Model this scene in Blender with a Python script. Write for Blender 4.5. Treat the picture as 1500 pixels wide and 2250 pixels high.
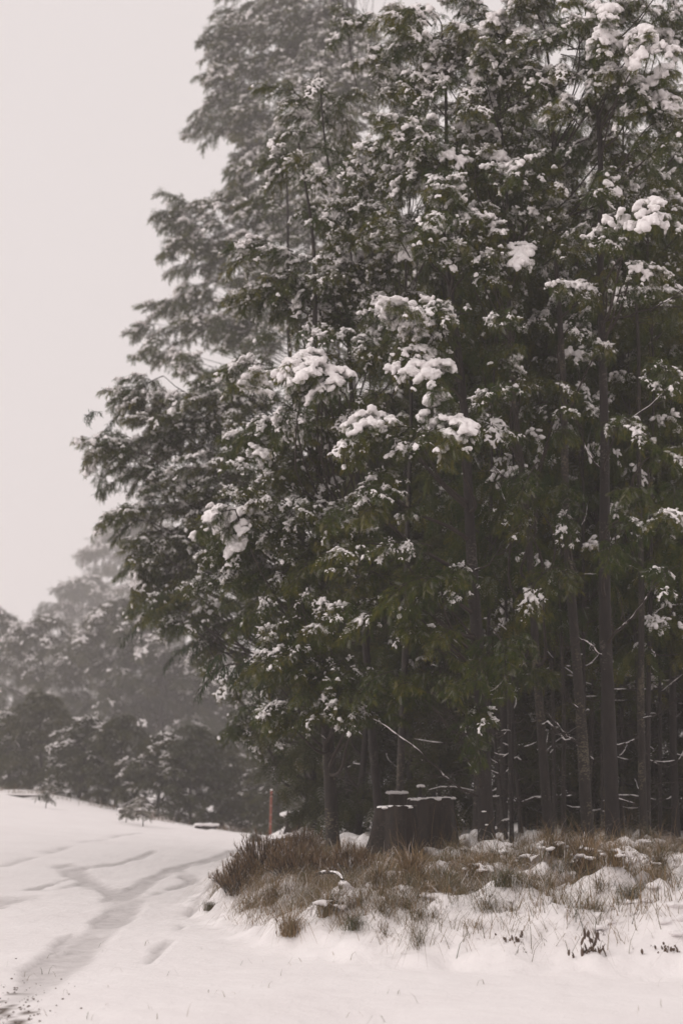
import bpy, math, random
import numpy as np

# ------------------------------------------------------------------ clean
for o in list(bpy.data.objects):
    bpy.data.objects.remove(o)
S = bpy.context.scene
COL = S.collection
PI = math.pi
R = math.radians

# ------------------------------------------------------------------ camera
CAM_Z = 1.6
F_PX, CX, CY = 3125.0, 750.0, 1125.0
PITCH = math.atan(600.0 / F_PX)
cam_d = bpy.data.cameras.new('camera')
cam = bpy.data.objects.new('camera', cam_d)
COL.objects.link(cam)
cam.location = (0, 0, CAM_Z)
cam.rotation_euler = (PI / 2 + PITCH, 0, 0)
cam_d.sensor_fit = 'AUTO'
cam_d.sensor_width = 36
cam_d.lens = 50
cam_d.clip_start = 0.1
cam_d.clip_end = 2000
cam_d.dof.use_dof = True
cam_d.dof.focus_distance = 16.0
cam_d.dof.aperture_fstop = 1.4
S.camera = cam

# ------------------------------------------------------------------ world, sun, exposure
SUN_EL, SUN_AZ = R(44), R(258)      # azimuth from +Y, clockwise: to the left of the camera, a little behind it
OVERCAST = (8.3, 7.62, 7.52)
w = bpy.data.worlds.new('World')
S.world = w
w.use_nodes = True
nt = w.node_tree
nt.nodes.clear()
n_out = nt.nodes.new('ShaderNodeOutputWorld')
n_bg = nt.nodes.new('ShaderNodeBackground')
n_sky = nt.nodes.new('ShaderNodeTexSky')
n_sky.sky_type = 'NISHITA'
n_sky.sun_disc = False
n_sky.sun_elevation = SUN_EL
n_sky.sun_rotation = SUN_AZ
n_hsv = nt.nodes.new('ShaderNodeHueSaturation')
n_hsv.inputs['Saturation'].default_value = 0.1
n_mix = nt.nodes.new('ShaderNodeMix')
n_mix.data_type = 'RGBA'
n_mix.inputs[0].default_value = 0.92
n_mix.inputs[7].default_value = OVERCAST + (1,)
nt.links.new(n_sky.outputs[0], n_hsv.inputs['Color'])
nt.links.new(n_hsv.outputs[0], n_mix.inputs[6])
nt.links.new(n_mix.outputs[2], n_bg.inputs[0])
n_bg.inputs[1].default_value = 0.1
nt.links.new(n_bg.outputs[0], n_out.inputs[0])

sun_d = bpy.data.lights.new('sun', 'SUN')
sun_d.energy = 1.25
sun_d.angle = R(32)
sun_d.color = (1.0, 0.94, 0.90)
sun = bpy.data.objects.new('sun', sun_d)
COL.objects.link(sun)
sun.rotation_euler = (PI / 2 - SUN_EL, 0, PI - SUN_AZ)
HAZE_DENSITY = 0.0018
S.view_settings.view_transform = 'Standard'
S.view_settings.look = 'None'
S.view_settings.exposure = 0.05
S.view_settings.gamma = 1.0
S.view_settings.use_curve_mapping = False
S.render.engine = 'CYCLES'
S.cycles.max_bounces = 6
S.cycles.diffuse_bounces = 3
S.cycles.transmission_bounces = 3
S.cycles.volume_bounces = 1
S.cycles.use_denoising = True

# ------------------------------------------------------------------ helpers: numbers
rng = np.random.RandomState(7)
rnd = random.Random(11)


def P(u, v, y):
    """world point seen at photo pixel (u, v) at forward distance y"""
    a, b = (u - CX) / F_PX, (CY - v) / F_PX
    fy, fz = math.cos(PITCH), math.sin(PITCH)
    dx, dy, dz = a, fy - b * fz, fz + b * fy
    k = y / dy
    return np.array((dx * k, y, CAM_Z + dz * k))


def G(u, v, z=0.0):
    """point of the level z seen at photo pixel (u, v)"""
    a, b = (u - CX) / F_PX, (CY - v) / F_PX
    fy, fz = math.cos(PITCH), math.sin(PITCH)
    dx, dy, dz = a, fy - b * fz, fz + b * fy
    k = (z - CAM_Z) / dz
    return np.array((dx * k, dy * k))


def _h(ix, iy, iz, s):
    n = (ix * 374761393 + iy * 668265263 + iz * 2147483647 + s * 974634777) & 0xFFFFFFFF
    n = ((n ^ (n >> 13)) * 1274126177) & 0xFFFFFFFF
    n = (n ^ (n >> 16)) & 0xFFFFFFFF
    return n / 4294967295.0


def noise(x, y, z=0.0, seed=0):
    x, y, z = np.broadcast_arrays(np.asarray(x, float), np.asarray(y, float), np.asarray(z, float))
    xi, yi, zi = np.floor(x).astype(np.int64), np.floor(y).astype(np.int64), np.floor(z).astype(np.int64)
    xf, yf, zf = x - xi, y - yi, z - zi
    xf, yf, zf = [t * t * (3 - 2 * t) for t in (xf, yf, zf)]
    r = 0
    for a in (0, 1):
        for b in (0, 1):
            for c in (0, 1):
                wgt = (xf if a else 1 - xf) * (yf if b else 1 - yf) * (zf if c else 1 - zf)
                r = r + wgt * _h(xi + a, yi + b, zi + c, seed)
    return r


def fbm(x, y, z=0.0, seed=0, oct=4):
    r, a, t = 0, 1.0, 0
    for i in range(oct):
        r = r + a * noise(np.asarray(x) * 2 ** i + 13.7 * i, np.asarray(y) * 2 ** i - 7.1 * i, np.asarray(z) * 2 ** i, seed + i)
        t += a
        a *= 0.5
    return r / t


def sstep(a, b, x):
    t = np.clip((x - a) / (b - a), 0, 1)
    return t * t * (3 - 2 * t)


def unit(v):
    v = np.asarray(v, float)
    return v / np.maximum(np.linalg.norm(v, axis=-1, keepdims=True), 1e-9)


# ------------------------------------------------------------------ helpers: meshes and objects
class MB:
    def __init__(self):
        self.v, self.f, self.m, self.tint, self.frost, self.n = [], [], [], [], [], 0

    def add(self, V, F, mat=0, tint=0.5, frost=0.0):
        V = np.asarray(V, float).reshape(-1, 3)
        F = np.asarray(F, np.int64)
        self.v.append(V)
        self.f.append(F + self.n)
        self.m.append(np.full(len(F), mat, np.int32))
        self.tint.append(np.broadcast_to(np.asarray(tint, float), (len(V),)))
        self.frost.append(np.broadcast_to(np.asarray(frost, float), (len(V),)))
        self.n += len(V)

    def mesh(self, name, mats, smooth=True):
        V = np.concatenate(self.v)
        me = bpy.data.meshes.new(name)
        me.vertices.add(len(V))
        me.vertices.foreach_set('co', V.astype(np.float32).ravel())
        tot = np.concatenate([np.full(len(f), f.shape[1], np.int32) for f in self.f])
        loops = np.concatenate([f.ravel() for f in self.f]).astype(np.int32)
        start = np.concatenate(([0], np.cumsum(tot)[:-1])).astype(np.int32)
        me.loops.add(len(loops))
        me.loops.foreach_set('vertex_index', loops)
        me.polygons.add(len(tot))
        me.polygons.foreach_set('loop_start', start)
        me.polygons.foreach_set('loop_total', tot)
        me.polygons.foreach_set('material_index', np.concatenate(self.m))
        me.polygons.foreach_set('use_smooth', np.full(len(tot), smooth, bool))
        for nm, arr in (('tint', self.tint), ('frost', self.frost)):
            at = me.attributes.new(nm, 'FLOAT', 'POINT')
            at.data.foreach_set('value', np.concatenate(arr).astype(np.float32))
        for m in (mats if isinstance(mats, (list, tuple)) else [mats]):
            me.materials.append(m)
        me.update(calc_edges=True)
        me.validate()
        return me


def link(name, data, parent=None, loc=None, kind=None):
    o = bpy.data.objects.new(name, data)
    COL.objects.link(o)
    if parent is not None:
        o.parent = parent
    if loc is not None:
        o.location = tuple(float(c) for c in loc)
    if kind:
        o['kind'] = kind
    return o


def tag(o, label, cat, group=None):
    o['label'] = label
    o['category'] = cat
    if group:
        o['group'] = group
    return o


def thing(name, label, cat, loc, group=None):
    return tag(link(name, None, None, loc), label, cat, group)


def tube(pts, rad, sides=7, bump=0.0, seed=0, cap=True):
    pts = np.asarray(pts, float)
    rad = np.broadcast_to(np.asarray(rad, float), (len(pts),))
    T = unit(np.gradient(pts, axis=0))
    ref = np.array((0, 0, 1.0)) if abs(T[:, 2].mean()) < 0.75 else np.array((1.0, 0, 0))
    A = unit(np.cross(T, ref))
    B = np.cross(T, A)
    th = np.linspace(0, 2 * PI, sides, endpoint=False)
    ring = np.cos(th)[None, :, None] * A[:, None] + np.sin(th)[None, :, None] * B[:, None]
    rr = rad[:, None] * np.ones(sides)
    if bump:
        nz = noise(np.cos(th)[None] * 1.3 + seed * 3.1, np.sin(th)[None] * 1.3 + np.arange(len(pts))[:, None] * 0.45, seed * 1.7, seed)
        rr = rr * (1 + bump * (nz - 0.5) * 2)
    V = (pts[:, None] + ring * rr[:, :, None]).reshape(-1, 3)
    n = len(pts)
    i, j = np.meshgrid(np.arange(n - 1), np.arange(sides), indexing='ij')
    j2 = (j + 1) % sides
    F = np.stack((i * sides + j, i * sides + j2, (i + 1) * sides + j2, (i + 1) * sides + j), -1).reshape(-1, 4)
    return V, F


def ico(sub):
    import bmesh
    bm = bmesh.new()
    bmesh.ops.create_icosphere(bm, subdivisions=sub, radius=1)
    V = np.array([v.co[:] for v in bm.verts])
    F = np.array([[v.index for v in f.verts] for f in bm.faces])
    bm.free()
    return V, F


ICO1, ICO2 = ico(1), ico(2)


def blobs(mb, C, Rr, flat=0.7, base=ICO1, rs=rng, mat=0):
    C = np.asarray(C, float)
    Rr = np.broadcast_to(np.asarray(Rr, float), (len(C),))
    V0, F0 = base
    n, m = len(C), len(V0)
    sc = Rr[:, None] * np.stack((rs.uniform(.8, 1.35, n), rs.uniform(.8, 1.35, n), rs.uniform(.8, 1.1, n) * flat), 1)
    nz = 1 + 0.5 * (noise(V0[None, :, 0] * 1.4 + np.arange(n)[:, None] * 5.3, V0[None, :, 1] * 1.4, V0[None, :, 2] * 1.4, 3) - 0.5)
    V = C[:, None] + V0[None] * sc[:, None] * nz[:, :, None]
    F = (F0[None] + (np.arange(n) * m)[:, None, None]).reshape(-1, 3)
    mb.add(V.reshape(-1, 3), F, mat)


def remesh(mb, voxel, name, mat, rough=0.0):
    """fuse overlapping blobs into one soft lump of snow"""
    me = mb.mesh(name + '_raw', mat)
    o = bpy.data.objects.new('fuse', me)
    COL.objects.link(o)
    md = o.modifiers.new('r', 'REMESH')
    md.mode = 'VOXEL'
    md.voxel_size = voxel
    md.use_smooth_shade = True
    sm = o.modifiers.new('s', 'SMOOTH')
    sm.factor = 0.5
    sm.iterations = 2
    dg = bpy.context.evaluated_depsgraph_get()
    out = bpy.data.meshes.new_from_object(o.evaluated_get(dg))
    out.name = name
    bpy.data.objects.remove(o)
    bpy.data.meshes.remove(me)
    n = len(out.vertices)
    co = np.empty(n * 3, np.float32)
    out.vertices.foreach_get('co', co)
    co = co.reshape(-1, 3)
    if rough and n:
        no = np.empty(n * 3, np.float32)
        out.vertices.foreach_get('normal', no)
        no = no.reshape(-1, 3)
        k = fbm(co[:, 0] * 26, co[:, 1] * 26, co[:, 2] * 26, 5, 3) - 0.5
        co = co + no * (k * rough)[:, None]
        out.vertices.foreach_set('co', co.astype(np.float32).ravel())
    out.materials.clear()
    out.materials.append(mat)
    out.update()
    return out


# ------------------------------------------------------------------ materials
def new_mat(name):
    m = bpy.data.materials.new(name)
    m.use_nodes = True
    t = m.node_tree
    t.nodes.clear()
    out = t.nodes.new('ShaderNodeOutputMaterial')
    return m, t, out


def nd(t, typ, **kw):
    n = t.nodes.new(typ)
    for k, v in kw.items():
        if k == 'inp':
            for kk, vv in v.items():
                n.inputs[kk].default_value = vv
        else:
            setattr(n, k, v)
    return n


def ramp(t, src, stops):
    r = t.nodes.new('ShaderNodeValToRGB')
    el = r.color_ramp.elements
    while len(el) < len(stops):
        el.new(0.5)
    for e, (p, c) in zip(el, stops):
        e.position = p
        e.color = tuple(c) + (1,) if len(c) == 3 else c
    t.links.new(src, r.inputs[0])
    return r


def mixc(t, fac, a, b):
    m = nd(t, 'ShaderNodeMix', data_type='RGBA')
    for i, v in ((0, fac), (6, a), (7, b)):
        if hasattr(v, 'links'):
            t.links.new(v, m.inputs[i])
        else:
            m.inputs[i].default_value = v if i == 0 else tuple(v) + (1,)
    return m.outputs[2]


def tex_noise(t, scale, detail=4, rough=0.6, vec=None):
    n = nd(t, 'ShaderNodeTexNoise', inp={'Scale': scale, 'Detail': detail, 'Roughness': rough})
    if vec is not None:
        t.links.new(vec, n.inputs['Vector'])
    return n.outputs['Fac']


def world_pos(t):
    return t.nodes.new('ShaderNodeNewGeometry').outputs['Position']


SNOW_C = (0.86, 0.825, 0.82)


def snow_material(name, bump=0.25, scale=22):
    m, t, out = new_mat(name)
    b = nd(t, 'ShaderNodeBsdfPrincipled', inp={'Roughness': 0.75})
    b.inputs['Subsurface Weight'].default_value = 0.0
    b.inputs['Specular IOR Level'].default_value = 0.25
    p = world_pos(t)
    c = ramp(t, tex_noise(t, 3.0, 3, 0.6, p), [(0.3, (0.82, 0.785, 0.785)), (0.7, (0.88, 0.85, 0.845))])
    t.links.new(c.outputs[0], b.inputs['Base Color'])
    bp = nd(t, 'ShaderNodeBump', inp={'Strength': bump, 'Distance': 0.03})
    t.links.new(tex_noise(t, scale, 6, 0.65, p), bp.inputs['Height'])
    t.links.new(bp.outputs[0], b.inputs['Normal'])
    t.links.new(b.outputs[0], out.inputs[0])
    return m


def leaf_material(name, c0, c1, c2):
    m, t, out = new_mat(name)
    tint = nd(t, 'ShaderNodeAttribute', attribute_name='tint').outputs['Fac']
    fr = nd(t, 'ShaderNodeAttribute', attribute_name='frost').outputs['Fac']
    oi = t.nodes.new('ShaderNodeObjectInfo').outputs['Random']
    add = nd(t, 'ShaderNodeMath', operation='MULTIPLY_ADD', inp={1: 0.35, 2: -0.17})
    t.links.new(oi, add.inputs[0])
    ad2 = nd(t, 'ShaderNodeMath', operation='ADD', use_clamp=True)
    t.links.new(tint, ad2.inputs[0])
    t.links.new(add.outputs[0], ad2.inputs[1])
    c = ramp(t, ad2.outputs[0], [(0.0, c0), (0.55, c1), (1.0, c2)])
    col = mixc(t, fr, c.outputs[0], SNOW_C)
    b = nd(t, 'ShaderNodeBsdfPrincipled', inp={'Roughness': 0.55})
    b.inputs['Specular IOR Level'].default_value = 0.15
    t.links.new(col, b.inputs['Base Color'])
    tr = t.nodes.new('ShaderNodeBsdfTranslucent')
    t.links.new(col, tr.inputs[0])
    mx = nd(t, 'ShaderNodeMixShader', inp={0: 0.18})
    t.links.new(b.outputs[0], mx.inputs[1])
    t.links.new(tr.outputs[0], mx.inputs[2])
    t.links.new(mx.outputs[0], out.inputs[0])
    return m


def bark_material(name, dark, light, lichen, lichen_amt=0.55):
    m, t, out = new_mat(name)
    p = world_pos(t)
    mp = nd(t, 'ShaderNodeMapping', inp={'Scale': (9, 9, 2.2)})
    t.links.new(p, mp.inputs[0])
    n1 = tex_noise(t, 2.2, 6, 0.65, mp.outputs[0])
    c = ramp(t, n1, [(0.32, dark), (0.7, light)])
    mp2 = nd(t, 'ShaderNodeMapping', inp={'Scale': (1, 1, 1.7)})
    t.links.new(p, mp2.inputs[0])
    v = nd(t, 'ShaderNodeTexNoise', inp={'Scale': 24.0, 'Detail': 3, 'Roughness': 0.6})
    t.links.new(mp2.outputs[0], v.inputs['Vector'])
    big = tex_noise(t, 1.6, 2, 0.5, p)
    s = nd(t, 'ShaderNodeMath', operation='MULTIPLY')
    t.links.new(v.outputs['Fac'], s.inputs[0])
    t.links.new(big, s.inputs[1])
    lm = ramp(t, s.outputs[0], [(lichen_amt * .55, (0, 0, 0)), (lichen_amt * .55 + 0.05, (1, 1, 1))])
    col = mixc(t, lm.outputs[0], c.outputs[0], lichen)
    b = nd(t, 'ShaderNodeBsdfPrincipled', inp={'Roughness': 0.85})
    t.links.new(col, b.inputs['Base Color'])
    bp = nd(t, 'ShaderNodeBump', inp={'Strength': 0.7, 'Distance': 0.02})
    t.links.new(n1, bp.inputs['Height'])
    t.links.new(bp.outputs[0], b.inputs['Normal'])
    t.links.new(b.outputs[0], out.inputs[0])
    return m


def plain_material(name, c0, c1, scale=8, rough=0.8, bump=0.3, attr=False):
    m, t, out = new_mat(name)
    b = nd(t, 'ShaderNodeBsdfPrincipled', inp={'Roughness': rough})
    p = world_pos(t)
    n1 = nd(t, 'ShaderNodeAttribute', attribute_name='tint').outputs['Fac'] if attr else tex_noise(t, scale, 5, 0.6, p)
    c = ramp(t, n1, [(0.0, c0), (1.0, c1)] if attr else [(0.3, c0), (0.7, c1)])
    if attr:
        fr = nd(t, 'ShaderNodeAttribute', attribute_name='frost').outputs['Fac']
        t.links.new(mixc(t, fr, c.outputs[0], SNOW_C), b.inputs['Base Color'])
    else:
        t.links.new(c.outputs[0], b.inputs['Base Color'])
    if bump:
        bp = nd(t, 'ShaderNodeBump', inp={'Strength': bump, 'Distance': 0.02})
        t.links.new(tex_noise(t, scale * 3, 5, 0.65, p), bp.inputs['Height'])
        t.links.new(bp.outputs[0], b.inputs['Normal'])
    t.links.new(b.outputs[0], out.inputs[0])
    return m


M_SNOW = snow_material('tree_snow', 0.35, 30)
M_LEAF = leaf_material('wattle_leaf', (0.024, 0.052, 0.006), (0.075, 0.086, 0.008), (0.200, 0.165, 0.022))
M_HANG = leaf_material('gum_leaf', (0.018, 0.042, 0.014), (0.034, 0.060, 0.018), (0.07, 0.075, 0.024))
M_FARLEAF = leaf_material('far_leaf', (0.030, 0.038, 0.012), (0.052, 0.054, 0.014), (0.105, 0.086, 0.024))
M_TWIG = plain_material('twig_bark', (0.022, 0.015, 0.012), (0.05, 0.036, 0.028), 20, 0.85, 0.2)
M_BARK = bark_material('bark', (0.008, 0.005, 0.004), (0.022, 0.015, 0.012), (0.085, 0.075, 0.062), 0.64)
M_BARK_PALE = bark_material('lichen_bark', (0.011, 0.008, 0.006), (0.034, 0.025, 0.020), (0.11, 0.095, 0.062), 0.57)
M_BARK_DARK = bark_material('deep_bark', (0.012, 0.008, 0.007), (0.03, 0.022, 0.018), (0.12, 0.11, 0.08), 0.62)
M_WOOD = bark_material('stump_wood', (0.006, 0.004, 0.003), (0.034, 0.021, 0.014), (0.045, 0.036, 0.027), 0.64)
M_CHUNK = bark_material('rotten_wood', (0.05, 0.032, 0.022), (0.15, 0.10, 0.07), (0.2, 0.17, 0.14), 0.7)
M_GRASS = plain_material('dry_grass', (0.045, 0.055, 0.022), (0.24, 0.155, 0.078), attr=True, bump=0)
M_SHRUB = plain_material('heath', (0.080, 0.047, 0.022), (0.20, 0.125, 0.060), attr=True, bump=0)
M_SOIL = plain_material('soil', (0.07, 0.045, 0.032), (0.19, 0.13, 0.095), 30, 0.95, 0.9)
M_RED = plain_material('red_paint', (0.20, 0.055, 0.033), (0.28, 0.080, 0.050), 12, 0.6, 0.1)
M_WHITE = plain_material('white_paint', (0.36, 0.27, 0.23), (0.45, 0.36, 0.32), 12, 0.6, 0.1)

# ------------------------------------------------------------------ terrain
FOOT = np.array([(-3.5, 75), (-2.6, 52), (-1.9, 40), (-2.3, 28), (-1.85, 18.6), (-0.75, 14.3), (0.35, 12.9), (1.4, 12.5), (3.0, 12.3), (6.0, 12.0), (14, 11.0), (60, 8)], float)


def foot_dist(x, y):
    x, y = np.asarray(x, float), np.asarray(y, float)
    best = np.full(x.shape, 1e9)
    for (ax, ay), (bx, by) in zip(FOOT[:-1], FOOT[1:]):
        dx, dy = bx - ax, by - ay
        t = np.clip(((x - ax) * dx + (y - ay) * dy) / (dx * dx + dy * dy), 0, 1)
        best = np.minimum(best, np.hypot(x - ax - t * dx, y - ay - t * dy))
    poly = np.vstack((FOOT, [(60, 600), (-3.5, 600)]))
    inside = np.zeros(x.shape, bool)
    for (ax, ay), (bx, by) in zip(poly, np.roll(poly, -1, 0)):
        if ay == by:
            continue
        c = ((ay > y) != (by > y)) & (x < (bx - ax) * (y - ay) / (by - ay) + ax)
        inside ^= c
    return np.where(inside, best, -best)


TRACKS = [  # wheel tracks read off the photograph, with half-widths across (m)
    ([(100, 2165), (150, 2120), (224, 2052), (262, 2010), (275, 1985)], 0.15),
    ([(275, 1990), (235, 1956), (190, 1930), (140, 1906)], 0.11),
    ([(190, 1938), (110, 1954), (75, 1950)], 0.07),
    ([(180, 1922), (130, 1935), (75, 1952)], 0.06),
    ([(285, 1985), (292, 1958), (325, 1930), (400, 1904), (480, 1882), (560, 1852)], 0.13),
    ([(285, 1988), (345, 1966), (425, 1934), (400, 1912)], 0.07),
    ([(180, 1910), (260, 1900), (335, 1876)], 0.09),
    ([(20, 1905), (110, 1880), (300, 1850)], 0.05),
    ([(-60, 1975), (20, 1985), (48, 1978)], 0.14),
    ([(330, 2120), (420, 2010), (470, 1955), (520, 1900)], 0.03),
    ([(60, 2165), (92, 2120), (150, 2060)], 0.05),
]
STRETCH = 5.0


def track_mask(x, y):
    xs, ys = np.asarray(x) * 1.0, np.asarray(y) / STRETCH
    wob = 0.20 * (fbm(np.asarray(x) * 2.6, np.asarray(y) * 0.9, 0, 21, 5) - 0.5)
    m = np.zeros(xs.shape)
    for pl, wd in TRACKS:
        q = np.array([G(*p) for p in pl])
        q[:, 1] /= STRETCH
        best = np.full(xs.shape, 1e9)
        for (ax, ay), (bx, by) in zip(q[:-1], q[1:]):
            dx, dy = bx - ax, by - ay
            t = np.clip(((xs - ax) * dx + (ys - ay) * dy) / (dx * dx + dy * dy), 0, 1)
            best = np.minimum(best, np.hypot(xs - ax - t * dx, ys - ay - t * dy))
        m = np.maximum(m, 1 - sstep(wd * 0.95, wd * 1.65, best + wob))
    brk = fbm(np.asarray(x) * 1.4 + 5, np.asarray(y) * .55, 0, 23, 3)
    return m * (.35 + .65 * sstep(.24, .50, brk))


def ground_z(x, y, detail=True):
    x, y = np.asarray(x, float), np.asarray(y, float)
    d = foot_dist(x, y)
    near = sstep(60, 40, y)
    lip = 0.35 * (fbm(x * 0.9, y * 0.9, 0, 31, 3) - 0.5)
    z = (0.46 * sstep(-0.25, 1.0, d + lip)) * sstep(70, 25, y) + 0.022 * np.clip(d, 0, 40)
    left = sstep(22, 52, y) * np.clip(-x - 3.2, 0, 11.5)
    z = z + 0.122 * left
    z = z - 0.035 * np.clip(y - 47, 0, 40) * sstep(-14, -4, x) * sstep(4, 0.5, x + 1.5)
    z = z + 0.22 * np.exp(-(((x + 1.3) / 0.9) ** 2 + ((y - 43) / 3.0) ** 2))
    z = z + 0.16 * (fbm(x * 0.12, y * 0.12, 0, 40, 3) - 0.5)
    if detail:
        hum = sstep(0.7, 1.8, d) * sstep(14, 4, d) * near
        z = z + hum * (0.55 + .35 * sstep(.5, 2.5, x)) * np.maximum(0, fbm(x * 1.9, y * 1.9, 0, 51, 3) - 0.42) + hum * 0.16 * (fbm(x * 5, y * 5, 0, 54, 4) - 0.5)
        face = sstep(-0.4, 0.2, d) * sstep(1.8, 0.8, d)
        z = z + face * (0.26 * (fbm(x * 3.2, y * 3.2, 0, 57, 4) - 0.5) + 0.06 * (fbm(x * 11, y * 11, 0, 58, 2) - .5))
        z = z + 0.07 * (fbm(x * 0.8, y * 0.5, 0, 60, 4) - 0.5) + 0.024 * (fbm(x * 6, y * 5, 0, 66, 3) - 0.5)
        tm = track_mask(x, y)
        z = z - 0.035 * tm + 0.07 * tm * (1 - tm) * (noise(x * 7, y * 3, 0, 25) + .2)
    return z


def gz(x, y):
    return float(ground_z(np.array([x]), np.array([y]))[0])


def hit(u, v):
    """where the photograph's pixel (u, v) meets the ground"""
    ys = np.concatenate((np.arange(9, 30, .02), np.arange(30, 110, .1)))
    pts = np.stack([P(u, v, 1.0)] * 1) - (0, 0, CAM_Z)
    xs, zs = pts[0, 0] * ys, CAM_Z + pts[0, 2] * ys
    below = zs < ground_z(xs, ys)
    i = int(np.argmax(below)) if below.any() else len(ys) - 1
    return float(xs[i]), float(ys[i]), float(ground_z(xs[i:i + 1], ys[i:i + 1])[0])


def axis(fine0, fine1, step, lo, hi, grow):
    a = list(np.arange(fine0, fine1, step))
    s = step
    while a[-1] < hi:
        s *= grow
        a.append(a[-1] + s)
    s = step
    b = [fine0]
    while b[-1] > lo:
        s *= grow
        b.append(b[-1] - s)
    return np.array(b[:0:-1] + a)


gx = axis(-5.0, 5.2, 0.057, -420, 420, 1.09)
gy = axis(8.8, 19.5, 0.057, -420, 420, 1.028)
X, Y = np.meshgrid(gx, gy, indexing='ij')
Z = ground_z(X, Y)
D = foot_dist(X, Y)
mb = MB()
nx, ny = X.shape
i, j = np.meshgrid(np.arange(nx - 1), np.arange(ny - 1), indexing='ij')
mb.add(np.stack((X, Y, Z), -1), np.stack((i * ny + j, (i + 1) * ny + j, (i + 1) * ny + j + 1, i * ny + j + 1), -1).reshape(-1, 4))
TRK = track_mask(X, Y)
# bare litter under the grass and below the trees
nzl = fbm(X * 1.7, Y * 1.3, 0, 71, 5)
nzf = fbm(X * 7, Y * 7, 0, 77, 3)
band = sstep(1.0, 3.2, D) * sstep(70, 45, Y)
deep = sstep(6.8, 9.5, D)
leftband = sstep(0.1, 0.7, D) * sstep(15.5, 17.5, Y) * sstep(0.6, -1.4, X) * sstep(45, 30, Y)
LIT = np.clip(sstep(0.50, 0.62, 0.72 * nzl + 0.28 * nzf + 0.10 * np.maximum(leftband, deep * 1.3) - 0.03) * np.maximum(band, leftband) + deep * 0.9 * sstep(.3, .45, nzf), 0, 1)
corner = sstep(0.8, 1.25, np.hypot((X + 2.75) / 0.50, (Y - 9.3) / 1.35) + 2.2 * (fbm(X * 9, Y * 6, 0, 81, 5) - 0.5))
LIT = np.maximum(LIT, (1 - corner) * 0.95)
g_mat, t, out = new_mat('snow_ground')
b = nd(t, 'ShaderNodeBsdfPrincipled', inp={'Roughness': 0.8})
b.inputs['Specular IOR Level'].default_value = 0.25
p = world_pos(t)
sn = ramp(t, tex_noise(t, 0.8, 4, 0.6, p), [(0.3, (0.83, 0.795, 0.79)), (0.7, (0.88, 0.85, 0.845))])
sl = ramp(t, tex_noise(t, 5, 5, 0.6, p), [(0.3, (0.53, 0.50, 0.495)), (0.7, (0.69, 0.66, 0.655))])
li = ramp(t, tex_noise(t, 30, 4, 0.7, p), [(0.3, (0.03, 0.02, 0.014)), (0.7, (0.12, 0.082, 0.052))])
c1 = mixc(t, nd(t, 'ShaderNodeAttribute', attribute_name='slush').outputs['Fac'], sn.outputs[0], sl.outputs[0])
c2 = mixc(t, nd(t, 'ShaderNodeAttribute', attribute_name='litter').outputs['Fac'], c1, li.outputs[0])
t.links.new(c2, b.inputs['Base Color'])
bp = nd(t, 'ShaderNodeBump', inp={'Strength': 0.6, 'Distance': 0.035})
t.links.new(tex_noise(t, 9, 8, 0.66, p), bp.inputs['Height'])
t.links.new(bp.outputs[0], b.inputs['Normal'])
t.links.new(b.outputs[0], out.inputs[0])
gm = mb.mesh('ground', g_mat)
for nm, arr in (('slush', TRK), ('litter', LIT)):
    gm.attributes.new(nm, 'FLOAT', 'POINT').data.foreach_set('value', arr.astype(np.float32).ravel())
ground = link('ground', gm, kind='structure')

# haze: the foggy air, one even closed volume round everything
hz_mat, t, out = new_mat('fog_air')
pv = nd(t, 'ShaderNodeVolumePrincipled', inp={'Density': HAZE_DENSITY, 'Anisotropy': 0.0})
pv.inputs['Color'].default_value = (0.985, 0.955, 0.95, 1)
t.links.new(pv.outputs[0], out.inputs['Volume'])
mb = MB()
zl, zh = float(Z.min()) - 1.0, 72.0
bx = [(-460, -460), (470, -460), (470, 470), (-460, 470)]
mb.add([(a, c, zl) for a, c in bx] + [(a, c, zh) for a, c in bx],
       [(3, 2, 1, 0), (4, 5, 6, 7), (0, 1, 5, 4), (1, 2, 6, 5), (2, 3, 7, 6), (3, 0, 4, 7)])
haze = link('haze', mb.mesh('haze', hz_mat, False), kind='stuff')


# ------------------------------------------------------------------ foliage prototypes
def frond_template(k, w, lpk):
    """a feathery double-pinnate leaf: a mid rib with k pairs of narrow pinnae"""
    V, F = [], []
    V += [(0, -.008, 0), (.5, -.012, -.05), (1, 0, -.22), (.5, .012, -.05)]
    F.append((0, 1, 2, 3))
    for q, tt in enumerate(np.linspace(0.10, 0.94, k)):
        lp = lpk * math.sin(PI * (0.22 + 0.66 * tt))
        zc = -0.22 * tt * tt
        for s in (-1, 1):
            a = R(58 - 22 * tt)
            ca, sa = math.cos(a), math.sin(a)
            o = len(V)
            r0 = np.array((tt, 0, zc))
            d = np.array((ca, s * sa, 0))
            pr = np.array((-s * sa, ca, 0)) * 1.0
            V += [tuple(r0), tuple(r0 + d * lp * .45 + pr * w + (0, 0, -.02)), tuple(r0 + d * lp + (0, 0, -.25 * lp)), tuple(r0 + d * lp * .45 - pr * w + (0, 0, -.02))]
            F.append((o, o + 1, o + 2, o + 3))
    return np.array(V), np.array(F)


FR_FINE = frond_template(8, 0.021, 0.27)
FR_COARSE = frond_template(5, 0.045, 0.42)


def leaf_template():
    V = [(0, 0, 0), (.3, -.055, .01), (.65, -.05, -.03), (1, 0, -.12), (.65, .05, -.03), (.3, .055, .01)]
    return np.array(V), np.array([(0, 1, 2, 5), (2, 3, 4, 5)])


LF_HANG = leaf_template()


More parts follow.
